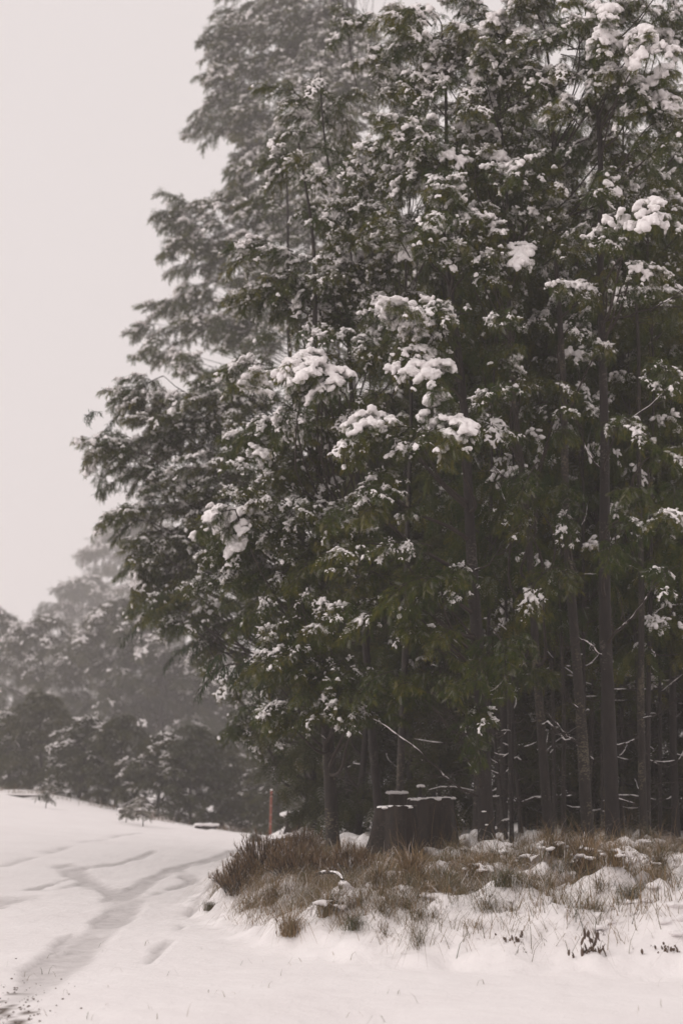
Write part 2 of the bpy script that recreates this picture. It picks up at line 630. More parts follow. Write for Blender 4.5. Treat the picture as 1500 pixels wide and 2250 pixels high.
def place_fronds(mb, tpl, O, A, L, tint, frost, rs, mat=0):
    TV, TF = tpl
    O, A = np.asarray(O, float), unit(A)
    n, m = len(O), len(TV)
    up = np.array((0, 0, 1.0)) + rs.normal(0, .45, (n, 3))
    Sd = unit(np.cross(up, A))
    N = np.cross(A, Sd)
    V = O[:, None] + L[:, None, None] * (TV[None, :, 0, None] * A[:, None] + TV[None, :, 1, None] * Sd[:, None] + TV[None, :, 2, None] * N[:, None])
    F = (TF[None] + (np.arange(n) * m)[:, None, None]).reshape(-1, TF.shape[1])
    mb.add(V.reshape(-1, 3), F, mat, np.repeat(tint, m), np.repeat(frost, m))


def bough_skeleton(rs, L, ntw, droop):
    """arching stem along +X with side twigs on all sides; returns polylines"""
    t = np.linspace(0, 1, 12)
    ph = rs.uniform(0, 6)
    stem = np.stack((L * t * (1 - .10 * t), .09 * L * np.sin(2.6 * t + ph) * t, L * (0.36 * t - (.22 + droop) * t * t)), 1)
    tw = []
    for k in range(ntw):
        tk = min(max(0.10 + 0.90 * (k + rs.uniform(-.4, .4)) / ntw, .06), .98)
        b = np.array([np.interp(tk, t, stem[:, c]) for c in range(3)])
        az = (1 if k % 2 else -1) * R(rs.uniform(10, 85) * (1 - .3 * tk))
        el = rs.uniform(-.45, .75)
        ln = L * rs.uniform(.24, .46) * (1.05 - .5 * tk)
        q = np.linspace(0, 1, 6)
        dz = ln * (el * q - (.42 + .5 * droop) * q * q)
        k2 = math.cos(el)
        tw.append(np.stack((b[0] + ln * k2 * q * math.cos(az), b[1] + ln * k2 * q * math.sin(az), b[2] + dz), 1))
    return stem, tw


def make_bough(seed, L=1.0, ntw=17, droop=.3, spacing=.023, flen=(.065, .130), tpl=FR_FINE, leaf=M_LEAF, hang=0.75, frostiness=0.25, twig=True, per=2):
    rs = np.random.RandomState(seed)
    stem, tw = bough_skeleton(rs, L, ntw, droop)
    mb = MB()
    if twig:
        V, F = tube(stem, np.linspace(.011 * L, .003, len(stem)), 5)
        mb.add(V, F, 1)
        for q in tw:
            V, F = tube(q, np.linspace(.005, .002, len(q)), 3)
            mb.add(V, F, 1)
    O, A = [], []
    for q in [stem[4:]] + tw:
        seg = np.linalg.norm(np.diff(q, axis=0), axis=1)
        cum = np.concatenate(([0], np.cumsum(seg)))
        ss = np.arange(spacing * .8, cum[-1] + .01, spacing)
        ss = np.repeat(ss, per)
        pt = np.stack([np.interp(ss, cum, q[:, c]) for c in range(3)], 1)
        dr = unit(np.stack([np.interp(ss + .02, cum, q[:, c]) - np.interp(ss - .03, cum, q[:, c]) for c in range(3)], 1))
        n = len(ss)
        sd = unit(np.cross((0, 0, 1.0), dr)) * np.where(np.arange(n) % 2, 1, -1)[:, None]
        a = dr * rs.uniform(.3, 1.0, (n, 1)) + sd * rs.uniform(.1, .75, (n, 1)) + np.array((0, 0, -1.0)) * rs.uniform(hang * -.1, hang * 1.2, (n, 1)) + rs.normal(0, .36, (n, 3))
        O.append(pt)
        A.append(unit(a))
    O, A = np.concatenate(O), np.concatenate(A)
    n = len(O)
    Ls = rs.uniform(flen[0], flen[1], n)
    tint = np.clip(rs.normal(.36, .2, n) + .35 * (O[:, 0] / L - .6), 0, 1)
    frost = np.where(rs.rand(n) < frostiness * .5, rs.uniform(.06, .32, n), 0)
    place_fronds(mb, tpl, O, A, Ls, tint, frost, rs)
    return mb, (O, A, Ls), rs


def top_side(O, cell):
    """which leaf roots lie on the upper side of the spray"""
    key = np.floor(O[:, :2] / cell).astype(int)
    best = {}
    for k_, z_ in zip(map(tuple, key), O[:, 2]):
        if z_ > best.get(k_, -9e9):
            best[k_] = z_
    return np.array([z_ > best[k_] - .035 for k_, z_ in zip(map(tuple, key), O[:, 2])])


def drape(mb, C, A, half, r, base, rs):
    """snow lumps drawn out along the leaves they lie on"""
    V0, F0 = base
    n, m = len(C), len(V0)
    A = unit(A)
    Sd = unit(np.cross(np.array((0, 0, 1.0)) + rs.normal(0, .05, (n, 3)), A))
    N = np.cross(A, Sd)
    nz = 1 + 0.6 * (noise(V0[None, :, 0] * 1.4 + np.arange(n)[:, None] * 5.3, V0[None, :, 1] * 1.4, V0[None, :, 2] * 1.4, 3) - 0.5)
    W = V0[None] * nz[:, :, None]
    V = C[:, None] + W[:, :, 0, None] * (A * half[:, None])[:, None] + W[:, :, 1, None] * (Sd * r[:, None])[:, None] + W[:, :, 2, None] * (N * (r * .75)[:, None])[:, None]
    F = (F0[None] + (np.arange(n) * m)[:, None, None]).reshape(-1, 3)
    mb.add(V.reshape(-1, 3), F)


def bough_snow(fr, rs, level, name, L):
    """lumps of snow lying over the upper side of the leaves"""
    O, A, Ls = fr
    sd = int(rs.randint(1000))
    top = top_side(O, {'light': .05, 'medium': .065, 'heavy': .09}[level])
    nz = noise(O[:, 0] * 6 / L + 3, O[:, 1] * 6 / L, 0, sd) * .65 + noise(O[:, 0] * 17, O[:, 1] * 17, O[:, 2] * 9, sd + 1) * .35
    cut, r0, r1 = {'light': (.57, .010, .022), 'medium': (.51, .014, .034), 'heavy': (.42, .026, .050)}[level]
    sel = top & (nz > cut)
    if sel.sum() < 4:
        sel = top & (nz >= np.sort(nz[top])[-6])
    o, a, l = O[sel], A[sel], Ls[sel]
    n = len(o)
    mb = MB()
    r = rs.uniform(r0, r1, n) * np.clip(.6 + 3.0 * (nz[sel] - cut), .6, 1.5)
    a = unit(a * (1, 1, .8))
    drape(mb, o + a * (l * .42)[:, None] + np.array((0, 0, 1.0)) * (r * .55)[:, None], a, np.maximum(l * rs.uniform(.2, .45, n), r), r, ICO1, rs)
    if level == 'heavy':
        k = rs.rand(n) < .6
        blobs(mb, o[k] + np.stack((rs.normal(0, .02, k.sum()), rs.normal(0, .02, k.sum()), rs.uniform(.01, .05, k.sum())), 1), rs.uniform(.024, .052, k.sum()), .75, ICO1, rs)
    return remesh(mb, {'light': .0095, 'medium': .0105, 'heavy': .0135}[level], name, M_SNOW, .036)


BOUGHS = []          # (foliage mesh, {level: snow mesh}, length)
for k in range(8):
    L = (0.7, 0.8, 0.9, 1.0)[k % 4]
    mb, fr, rs = make_bough(100 + k, L, 18 + k % 3, droop=(.22, .34, .28, .42)[k % 4], frostiness=(.15, .32)[k // 4])
    me = mb.mesh('branch', [M_LEAF, M_TWIG], False)
    BOUGHS.append((me, {lv: bough_snow(fr, rs, lv, 'branch_snow', L) for lv in ('light', 'medium', 'heavy')}, L))
HANGERS = []
for k in range(3):
    mb, fr, rs = make_bough(300 + k, 0.8, 9, droop=.6, spacing=.04, flen=(.08, .14), tpl=LF_HANG, leaf=M_HANG, hang=3.0, frostiness=.06)
    HANGERS.append((mb.mesh('hanging_branch', [M_HANG, M_TWIG], False), {'light': bough_snow(fr, rs, 'light', 'branch_snow', .8)}, .8))
print('bough tris', [len(b[0].polygons) for b in BOUGHS], [len(b[1]['heavy'].polygons) for b in BOUGHS], [len(b[1]['light'].polygons) for b in BOUGHS])


# ------------------------------------------------------------------ trees with branches of their own (the near row)
def trunk_line(base, H, lean, seed, n=26, wig=.10):
    t = np.linspace(0, 1, n)
    t = t ** 1.25
    x = base[0] + lean[0] * t + wig * np.sin(t * 7 + seed) * t + wig * .5 * np.sin(t * 17 + 2 * seed) * t
    y = base[1] + lean[1] * t + wig * np.cos(t * 6 + seed * 1.7) * t
    z = base[2] - .15 + (H + .15) * t
    return np.stack((x, y, z), 1)


def trunk_mesh(line, base, r0, mat, seed, sides=11):
    h = line[:, 2] - base[2]
    H = h[-1]
    rad = r0 * (1 - .86 * np.clip(h / H, 0, 1)) + r0 * .45 * np.exp(-np.clip(h + .05, 0, 9) / .18)
    V, F = tube(line - base, rad, sides, .09, seed)
    mb = MB()
    mb.add(V, F)
    return mb.mesh('trunk', mat)


def limb_curve(a, b, seed, sag=.06, n=9, k=1.0):
    rs = np.random.RandomState(seed)
    t = np.linspace(0, 1, n)[:, None]
    ln = np.linalg.norm(b - a)
    off = np.sin(t * PI) * (np.array((0, 0, -sag * ln)) + rs.normal(0, .05 * ln * k, 3)) + np.sin(t * 2 * PI) * rs.normal(0, .03 * ln * k, 3)
    return a + (b - a) * t + off


def limb_snow(mb, line, rad, rs, cover=.6):
    """a broken line of snow along the upper side of a bare limb"""
    n = max(6, int(np.linalg.norm(line[-1] - line[0]) / .05))
    t = np.linspace(0, 1, n)
    tt = np.linspace(0, 1, len(line))
    pts = np.stack([np.interp(t, tt, line[:, c]) for c in range(3)], 1)
    rr = np.interp(t, tt, np.broadcast_to(rad, (len(line),)))
    keep = noise(t * n * .14, rs.uniform(0, 99), 0, 9) > 1 - cover
    ok = False
    a = 0
    while a < n:
        if not keep[a]:
            a += 1
            continue
        b = a
        while b + 1 < n and keep[b + 1]:
            b += 1
        if b - a >= 2:
            m = b - a + 1
            fade = np.sin(np.linspace(.12, PI - .12, m)) ** .5
            rad_ = (rr[a:b + 1] * .62 + .007) * fade * rs.uniform(.75, 1.25, m)
            q = pts[a:b + 1] + np.stack((rs.normal(0, .002, m), rs.normal(0, .002, m), rr[a:b + 1] * .7), 1)
            V, F = tube(q, rad_, 6, .25, int(rs.randint(999)))
            mb.add(V, F)
            ok = True
        a = b + 1
    return ok


def put_branch(root, base, proto, p, yaw, pitch, roll, sc, level, limb=True):
    o = link('branch', proto[0], root, p - base)
    o.rotation_euler = (roll, pitch, yaw)
    o.scale = (sc, sc, sc)
    if level and level in proto[1]:
        s = link('snow_cap', proto[1][level], o, kind='stuff')
    return o


def near_tree(name, label, group, u, d, H, r0, lean, lobes, mat=None, dead=(), seed=0, limb_share=.45, brackets=()):
    rs = np.random.RandomState(seed + 500)
    x = None
    z = 0.6
    for _ in range(4):
        depth = d * math.cos(PITCH) + (z - CAM_Z) * math.sin(PITCH)
        x = (u - CX) / F_PX * depth
        z = gz(x, d)
    base = np.array((x, d, z))
    root = thing(name, label, 'tree', base, group)
    line = trunk_line(base, H, lean, seed)
    link('trunk', trunk_mesh(line, base, r0, mat or M_BARK, seed), root)

    def at(zz):
        return np.array([np.interp(zz, line[:, 2], line[:, c]) for c in range(3)])

    def rad_at(zz):
        return r0 * (1 - .86 * min(max((zz - z) / H, 0), 1))
    nb = 0
    for lobe in lobes:
        (lu, lv, ru, rv, ld, dens, snow) = lobe[:7]
        kind = lobe[7] if len(lobe) > 7 else 'frond'
        c = P(lu, lv, ld)
        mx, mz = ru / F_PX * ld, rv / F_PX * ld
        my = lobe[8] if len(lobe) > 8 else min(1.2, .75 * (mx + mz) * .5 + .25)
        n = max(2, int(round(PI * mx * mz * dens)))
        for k in range(n):
            v = rs.normal(0, 1, 3)
            v = v / np.linalg.norm(v) * rs.rand() ** (1 / 2.4)
            p = c + v * (mx, my, mz)
            ax = at(min(max(p[2] - .8, z + 1.0), z + H * .96))
            out = p - ax
            yaw = math.atan2(out[1], out[0]) + rs.normal(0, .55)
            if np.hypot(out[0], out[1]) < .35:
                yaw = rs.uniform(-PI, PI)
            pitch = rs.normal(.12, .28)
            protos = HANGERS if kind == 'hang' else BOUGHS
            pr = protos[rs.randint(len(protos))]
            sc = rs.uniform(.72, 1.12) * (1.0 if ld < 26 else 1.25 if ld < 45 else 1.75 if ld < 70 else 2.15)
            ex = snow + .30 * v[2] + rs.normal(0, .16)
            level = None
            if kind == 'hang':
                level = 'light' if rs.rand() < snow else None
            elif ex > 1.02:
                level = 'heavy'
            elif ex > .64:
                level = 'medium'
            elif ex > .26:
                level = 'light'
            dr = np.array((math.cos(yaw), math.sin(yaw), 0))
            pb = p - dr * pr[2] * sc * .55
            put_branch(root, base, pr, pb, yaw, pitch, rs.normal(0, .25), sc, level)
            nb += 1
            if rs.rand() < limb_share:
                dist = np.hypot(pb[0] - ax[0], pb[1] - ax[1])
                za = min(max(pb[2] - .35 * dist - .2, z + .8), z + H * .93)
                a = at(za)
                cur = limb_curve(a, pb, int(rs.randint(1e6)))
                ra = min(rad_at(za) * .45, .012 + .013 * dist)
                mb = MB()
                V, F = tube(cur - base, np.linspace(ra, .009, len(cur)), 6, .1, k)
                mb.add(V, F)
                link('limb', mb.mesh('limb', M_TWIG), root)
    for k in range(int(H * 1.5) if d < 30 else 10):          # the leader: branches all the way up the stem
        zz = z + H * (rs.uniform(.64, 1.0) if H > 10 else rs.uniform(.75, 1.0))
        ax = at(zz)
        yaw = rs.uniform(-PI, PI)
        q = rs.uniform(.0, .75) * (1.15 - (zz - z) / H) * 2
        pr = BOUGHS[rs.randint(len(BOUGHS))]
        pb = ax + np.array((math.cos(yaw), math.sin(yaw), 0)) * q
        put_branch(root, base, pr, pb, yaw + rs.normal(0, .3), rs.normal(.0, .3), rs.normal(0, .25), rs.uniform(.8, 1.2) * (1 if d < 26 else 1.25 if d < 45 else 1.9), rs.choice(['light', 'light', 'medium', 'medium']))
        nb += 1
    for (du, dv, eu, ev, ed, er) in dead:       # bare side limbs with a line of snow, from the trunk to a point of the photograph
        e = P(eu, ev, ed)
        s0 = P(du, dv, d)
        a = at(max(s0[2], z + .2))
        cur = limb_curve(a, e, int(rs.randint(1e6)), .04, 12, .5)
        cur[1:-1] += rs.normal(0, .012, (10, 3))
        rad = np.linspace(er, er * .3, 12)
        mb = MB()
        V, F = tube(cur - base, rad, 6, .12, 3)
        mb.add(V, F)
        for q in range(11):
            i0 = rs.randint(3, 12)
            ln = rs.uniform(.25, .6)
            dv_ = unit(unit(cur[-1] - cur[0]) + rs.normal(0, .5, 3))
            tw_ = limb_curve(cur[i0], cur[i0] + dv_ * ln, int(rs.randint(1e6)), .05, 5)
            V, F = tube(tw_ - base, np.linspace(er * .35, .003, 5), 4)
            mb.add(V, F)
        lo = link('bare_limb', mb.mesh('bare_limb', M_TWIG), root)
        ms = MB()
        if limb_snow(ms, cur - base, rad * .7, rs, .46):
            link('snow_line', ms.mesh('snow_line', M_SNOW), lo)
    for (bu, bv) in brackets:                   # little pale bracket fungi with snow on the bark
        zz = P(bu, bv, d)[2]
        ax, r_ = at(zz), rad_at(zz)
        mb = MB()
        ang = -PI / 2 + (bu - u) * .03
        blobs(mb, [(ax[0] - base[0] + math.cos(ang) * r_, ax[1] - base[1] + math.sin(ang) * r_, zz - base[2])], [.030], .4, ICO2, rs)
        link('bracket_fungus', mb.mesh('bracket_fungus', M_SNOW), root)
    return root, nb


NR = 'wattle trees along the edge of the wood'
D0 = 11.0
total = 0
specs = [
    dict(name='wattle_tree', label='tallest hazy tree at the upper left of the wood, cut off by the top edge', u=800, d=82, H=48, r0=.22, lean=(-.8, 0), seed=1, lobes=[
        (640, 60, 180, 130, 82, 3.2, .60), (520, 170, 95, 120, 82, 3.2, .55), (452, 275, 50, 45, 81.5, 3.2, .45), (780, 190, 170, 160, 81, 3.2, .6), (600, 340, 110, 70, 82, 4.5, .55), (480, 90, 50, 40, 82, 4.5, .5),
        (700, -170, 230, 120, 82, 3, .6), (760, 380, 120, 110, 81, 3.2, .5), (560, 250, 70, 60, 81.5, 4, .5)]),
    dict(name='wattle_tree', label='hazy snow-dusted tree bulging against the sky below the tallest crown', u=775, d=63, H=33, r0=.12, lean=(-1.0, 0), seed=2, lobes=[
        (430, 520, 85, 100, 63, 3.6, .62), (385, 465, 48, 61, 63, 3.6, .5), (560, 550, 130, 130, 63, 3.6, .65), (395, 660, 75, 70, 62.5, 3.6, .6), (700, 450, 130, 120, 62.5, 3.6, .65), (590, 690, 130, 90, 62, 3.6, .6), (650, 330, 90, 90, 63, 3.6, .6),
        (480, 730, 110, 60, 62, 3.6, .5), (350, 780, 60, 40, 61, 3.6, .55), (470, 800, 90, 61, 50, 3.6, .5), (520, 400, 60, 60, 63, 3.6, .5), (350, 730, 63, 30, 62.5, 3.6, .5), (560, 440, 60, 61, 63, 3.6, .55)]),
    dict(name='wattle_tree', label='tree on the dark trunk left of the stumps, nearest the track', u=733, d=21.6, H=11.5, r0=.105, lean=(-.5, .3), seed=3, mat=M_BARK_PALE, lobes=[
        (580, 1240, 150, 110, 21.5, 14, .35), (670, 980, 120, 110, 21, 14, .55), (700, 1180, 110, 110, 20.6, 14, .4), (680, 1340, 120, 70, 20.4, 14, .3), (490, 1440, 60, 35, 21.8, 9, .2, 'hang'), (600, 1480, 50, 55, 21, 11, .2), (560, 1500, 40, 40, 21.5, 8, .3, 'hang'), (640, 1420, 60, 90, 20, 14, .45), (740, 1480, 110, 90, 19.6, 14, .25), (620, 1560, 50, 50, 20.5, 14, .3), (760, 1580, 90, 35, 20, 14, .2), (560, 960, 80, 60, 22, 14, .55), (540, 1180, 70, 70, 21.6, 14, .45)],
        dead=[(733, 1650, 690, 1590, 21, .012)]),
    dict(name='wattle_tree', label='hazy tree reaching farthest left over the snowy track, low boughs hanging', u=690, d=34, H=17, r0=.13, lean=(-.8, 0), seed=12, lobes=[
        (255, 1120, 45, 50, 32, 7, .5), (300, 1225, 60, 55, 31.5, 7, .4), (340, 1330, 60, 40, 31.5, 7, .3), (430, 1330, 80, 60, 31, 7, .3), (420, 1430, 45, 35, 31, 4, .2, 'hang'), (510, 1480, 60, 60, 30.5, 7, .2), (560, 1570, 55, 60, 30, 7, .25), (610, 1640, 60, 50, 30, 7, .3), (230, 1010, 50, 60, 32.5, 7, .55),
        (285, 870, 80, 50, 33.8, 9, .6), (265, 1000, 62, 55, 33.4, 9, .55), (390, 930, 120, 80, 33.8, 9, .6), (370, 1090, 110, 80, 33.0, 9, .6), (520, 880, 120, 90, 33.2, 9, .6), (540, 1050, 150, 110, 33.0, 9, .55), (400, 1230, 110, 80, 33.0, 9, .42), (500, 1350, 120, 60, 32.8, 9, .22), (300, 1345, 40, 18, 33.0, 3.0, .3, 'hang'), (215, 920, 22, 50, 33.8, 3.0, .3, 'hang'), (330, 1190, 55, 55, 33.0, 9, .45), (350, 1300, 60, 40, 33.0, 9, .3), (450, 1390, 60, 35, 33.0, 9, .2), (480, 1180, 90, 70, 33.0, 9, .45)]),
    dict(name='wattle_tree', label='tree with the biggest white snow pile on its bough at mid height', u=838, d=23.4, H=13, r0=.075, lean=(-.9, -1.0), seed=4, lobes=[
        (700, 620, 130, 100, 22, D0, .65), (830, 570, 130, 120, 21.5, D0, .65), (590, 640, 80, 70, 22, D0, .75), (760, 760, 120, 70, 20.5, D0, .6), (870, 730, 100, 80, 20, D0, .6),
        (705, 818, 78, 40, 18.6, 44, 1.45), (580, 845, 40, 20, 19, 20, 1.3), (520, 800, 45, 30, 20, 10, .9), (560, 1010, 60, 40, 20.5, 9, .95), (460, 1125, 32, 18, 20, 14, 1.2), (515, 1115, 28, 20, 20.2, 12, 1.1),
        (620, 1130, 110, 80, 20.5, D0, .4), (770, 440, 110, 100, 22, D0, .7), (790, 350, 60, 25, 20.5, 12, 1.1), (760, 900, 130, 70, 20, D0, .35)]),
    dict(name='wattle_tree', label='thin pale trunk rising just behind the left stump', u=876, d=25, H=13, r0=.07, lean=(.4, 0), seed=5, mat=M_BARK_PALE, lobes=[
        (900, 180, 160, 150, 24, 6, .65), (960, 330, 120, 100, 23, 6, .6), (880, 480, 130, 100, 23, 6, .55), (820, 60, 110, 90, 24, 5, .6)]),
    dict(name='wattle_tree', label='straight dark trunk standing right of the stumps with a white bracket near its foot', u=1071, d=18.6, H=12.5, r0=.10, lean=(-.3, 2.0), seed=6, brackets=((1070, 1812), (1062, 1783)), lobes=[
        (910, 330, 120, 100, 20, D0, .75), (1000, 500, 130, 110, 19, D0, .65), (950, 680, 90, 70, 18.6, D0, .7), (900, 735, 60, 40, 18.2, 14, 1.1), (940, 790, 40, 28, 17.8, 14, 1.15), (890, 690, 40, 22, 18.0, 13, 1.2),
        (850, 960, 90, 50, 17.9, 9, .62), (1000, 945, 90, 50, 17.5, 9, .6), (800, 930, 34, 18, 17.7, 14, 1.15), (990, 920, 24, 18, 17.3, 14, 1.2), (840, 1080, 110, 60, 18, D0, .25), (800, 1230, 120, 70, 18, 7, .25),
        (930, 1240, 110, 70, 18, 7, .3), (1090, 1430, 75, 70, 17.7, 7, .15), (960, 1380, 90, 60, 18, 7, .2), (860, 1470, 110, 60, 18.4, 7, .2), (960, 1500, 70, 35, 18, 6, .15), (1060, 1570, 30, 25, 17.9, 8, .1), (840, 1330, 100, 60, 18.4, 7, .25)],
        dead=[(1070, 1760, 820, 1580, 17.6, .016), (1070, 1740, 985, 1560, 18, .014), (1070, 1240, 1140, 1170, 18.2, .014), (1070, 1600, 1010, 1530, 18.0, .01)]),
    dict(name='wattle_tree', label='slim lichen-spotted trunk between the dark trunk by the stumps and the twin stout trunks', u=1207, d=21.3, H=13, r0=.075, lean=(-.55, 0), seed=7, mat=M_BARK_PALE, lobes=[
        (1110, 140, 150, 120, 20, D0, .7), (1010, 40, 130, 80, 20.5, 7, .7), (1190, 20, 120, 70, 20, 7, .7), (1200, 450, 70, 60, 19.5, 7, .5), (1120, 340, 110, 80, 19.5, D0, .75), (1090, 570, 90, 60, 19, D0, .6), (1140, 990, 75, 40, 18, 8, .45), (1150, 1100, 80, 40, 18.3, 7, .25), (1190, 1230, 70, 40, 18.3, 6, .25), (1230, 1480, 50, 35, 20, 9, .1), (1180, 820, 70, 50, 18.8, 8, .45), (1230, 930, 50, 30, 18.6, 8, .35), (1100, 860, 50, 40, 18.2, 8, .45), (960, 120, 120, 100, 20.5, D0, .75), (1100, 730, 70, 60, 18.6, 6, .4)],
        dead=[(1207, 1590, 1270, 1620, 20, .012), (1205, 1200, 1090, 1060, 19.5, .016), (1205, 1080, 1080, 1030, 19.3, .017)]),
    dict(name='wattle_tree', label='thin crooked lichen-covered stem just right of the slim spotted trunk', u=1236, d=22.3, H=9, r0=.04, lean=(.3, .2), seed=8, mat=M_BARK_PALE, lobes=[(1240, 700, 80, 60, 21, 6, .4), (1250, 400, 80, 80, 21, 6, .5)]),
    dict(name='wattle_tree', label='stout spotted trunk, left one of the close pair at the right of the wood', u=1293, d=20.6, H=13.5, r0=.088, lean=(-.35, 0), seed=9, mat=M_BARK_PALE, lobes=[
        (1270, 70, 120, 90, 19, D0, .8), (1300, 160, 110, 60, 19.4, 7, .7), (1340, 330, 80, 60, 19.6, 6, .5), (1330, 90, 60, 30, 18, 13, 1.15), (1250, 240, 100, 70, 19.6, 7, .65), (1380, 60, 70, 35, 17.6, 14, 1.25), (1430, 90, 45, 22, 17.4, 14, 1.3), (1210, 650, 70, 35, 18.6, 8, .6), (1300, 560, 70, 60, 19.2, 8, .5), (1290, 760, 60, 50, 19, 7, .35), (1260, 1120, 60, 30, 18.6, 8, .25), (1240, 500, 70, 50, 19.5, 6, .55)],
        dead=[(1293, 1560, 1225, 1500, 20, .013), (1293, 1290, 1240, 1250, 20, .012), (1293, 1640, 1200, 1560, 20.2, .018)]),
    dict(name='wattle_tree', label='stout dark trunk, right one of the close pair at the right of the wood', u=1347, d=19.2, H=13.5, r0=.10, lean=(.15, .2), seed=10, lobes=[
        (1440, 240, 90, 110, 18.4, D0, .65), (1420, 150, 90, 50, 18.4, 8, .7), (1440, 20, 90, 50, 18.6, 8, .8), (1390, 470, 75, 38, 17.3, 10, .8), (1450, 800, 60, 50, 18, 8, .35), (1400, 620, 80, 60, 18.2, 8, .5), (1390, 900, 60, 40, 18, 7, .35), (1430, 1010, 70, 40, 17.8, 6, .4), (1330, 1190, 90, 45, 17.8, 6, .3), (1440, 1190, 80, 55, 17.4, 7, .3), (1380, 1090, 40, 25, 17.8, 7, .3), (1370, 180, 70, 60, 18.6, 8, .7), (1350, 520, 60, 30, 17.8, 8, .5)],
        dead=[(1347, 950, 1500, 830, 18.5, .018), (1347, 1440, 1270, 1400, 18.8, .013), (1347, 1030, 1240, 880, 18.5, .013), (1347, 1420, 1430, 1280, 18.6, .026), (1347, 700, 1500, 640, 18.4, .018)]),
    dict(name='wattle_tree', label='slender pale-spotted trunk right of the stout close pair', u=1414, d=21.5, H=12.5, r0=.06, lean=(.25, 0), seed=11, mat=M_BARK_PALE, lobes=[
        (1480, 480, 60, 60, 20, 7, .5), (1480, 60, 60, 60, 19.5, 8, .7), (1490, 1060, 40, 50, 19, 6, .3), (1470, 650, 60, 60, 19.5, 5, .4)],
        dead=[(1414, 1600, 1345, 1640, 21, .01), (1414, 1580, 1500, 1530, 20.5, .012)]),
]
for sp in specs:
    total += near_tree(group=NR, **sp)[1]
print('near branches', total)


# ------------------------------------------------------------------ whole-tree prototypes for the wood behind and the far clump
def crown_tree(seed, H, z0, rx, nbough, snow_top, leaf, tall=1.0, fl=(.20, .32), low_limbs=0, shape='cone', snow_r=1.0, spc=.12):
    rs = np.random.RandomState(seed)
    base = np.zeros(3)
    line = trunk_line(base, H, (rs.uniform(-.6, .6), rs.uniform(-.6, .6)), seed)
    crown, snow, limbs = MB(), MB(), MB()
    for k in range(nbough):
        h = z0 + (H - z0) * rs.rand() ** .9
        f = (h - z0) / (H - z0)
        if shape == 'cone':
            rr = rx * (1.08 - f) ** .6 * min(1, .45 + 2.2 * f)
        else:
            rr = rx * math.sqrt(max(.04, 1 - (1.75 * f - .75) ** 2 if f > .43 else 1 - .25 * (1 - f / .43)))
        a = rs.uniform(0, 2 * PI)
        q = rr * rs.rand() ** .5
        c = np.array([np.interp(h, line[:, 2], line[:, i_]) for i_ in range(3)])
        p = c + (math.cos(a) * q, math.sin(a) * q, 0)
        L = rs.uniform(1.0, 1.6) * (1 if rx < 2.6 else 1.25)
        bm_, fr_, _ = make_bough(int(rs.randint(1e6)), L, 10, droop=.35, spacing=spc, flen=fl, tpl=FR_COARSE, leaf=leaf, hang=.8, frostiness=.12 + .2 * snow_top * f, twig=False)
        yaw = a + rs.normal(0, .7)
        cy, sy = math.cos(yaw), math.sin(yaw)
        M = np.array(((cy, -sy, 0), (sy, cy, 0), (0, 0, 1)))
        off = p - M @ np.array((L * .5, 0, 0))
        V = np.concatenate(bm_.v) @ M.T + off
        crown.add(V, np.concatenate(bm_.f), 0, np.concatenate(bm_.tint), np.concatenate(bm_.frost))
        if rs.rand() < snow_top * (.35 + .65 * f) * (.4 + .6 * q / max(rr, .01)):
            fo_, fa_, fl_ = fr_
            ok_ = top_side(fo_, .12) & (noise(fo_[:, 0] * 3.5, fo_[:, 1] * 3.5, k * 3.3, seed) > .48)
            if ok_.sum():
                fo_, fa_, fl_ = fo_[ok_], fa_[ok_] * (1, 1, .7), fl_[ok_]
                rr_ = rs.uniform(.025, .07, len(fo_)) * snow_r
                drape(snow, (fo_ + fa_ * (fl_ * .4)[:, None]) @ M.T + off + (0, 0, .03), fa_ @ M.T, np.maximum(rr_, fl_ * .35), rr_, ICO1, rs)
        if k % 3 == 0:
            za = max(.8, h - .35 * q - .3)
            s0 = np.array([np.interp(za, line[:, 2], line[:, i_]) for i_ in range(3)])
            cur = limb_curve(s0, off, int(rs.randint(1e6)), n=6)
            V, F = tube(cur, np.linspace(.03, .01, 6), 4)
            limbs.add(V, F)
    for k in range(low_limbs):
        za = rs.uniform(.5, z0 + 2)
        s0 = np.array([np.interp(za, line[:, 2], line[:, i_]) for i_ in range(3)])
        a = rs.uniform(0, 2 * PI)
        e = s0 + np.array((math.cos(a), math.sin(a), rs.uniform(-.1, .6))) * rs.uniform(.5, 1.6)
        cur = limb_curve(s0, e, int(rs.randint(1e6)), n=7)
        rd = np.linspace(.014, .004, 7)
        V, F = tube(cur, rd, 4)
        limbs.add(V, F)
        for q_ in range(3):
            e2 = cur[3 + q_] + rs.normal(0, .25, 3)
            V, F = tube(limb_curve(cur[3 + q_], e2, q_, n=4), np.linspace(.006, .003, 4), 3)
            limbs.add(V, F)
        if rs.rand() < .5:
            limb_snow(snow, cur, rd, rs, .5)
    return line, crown, snow, limbs


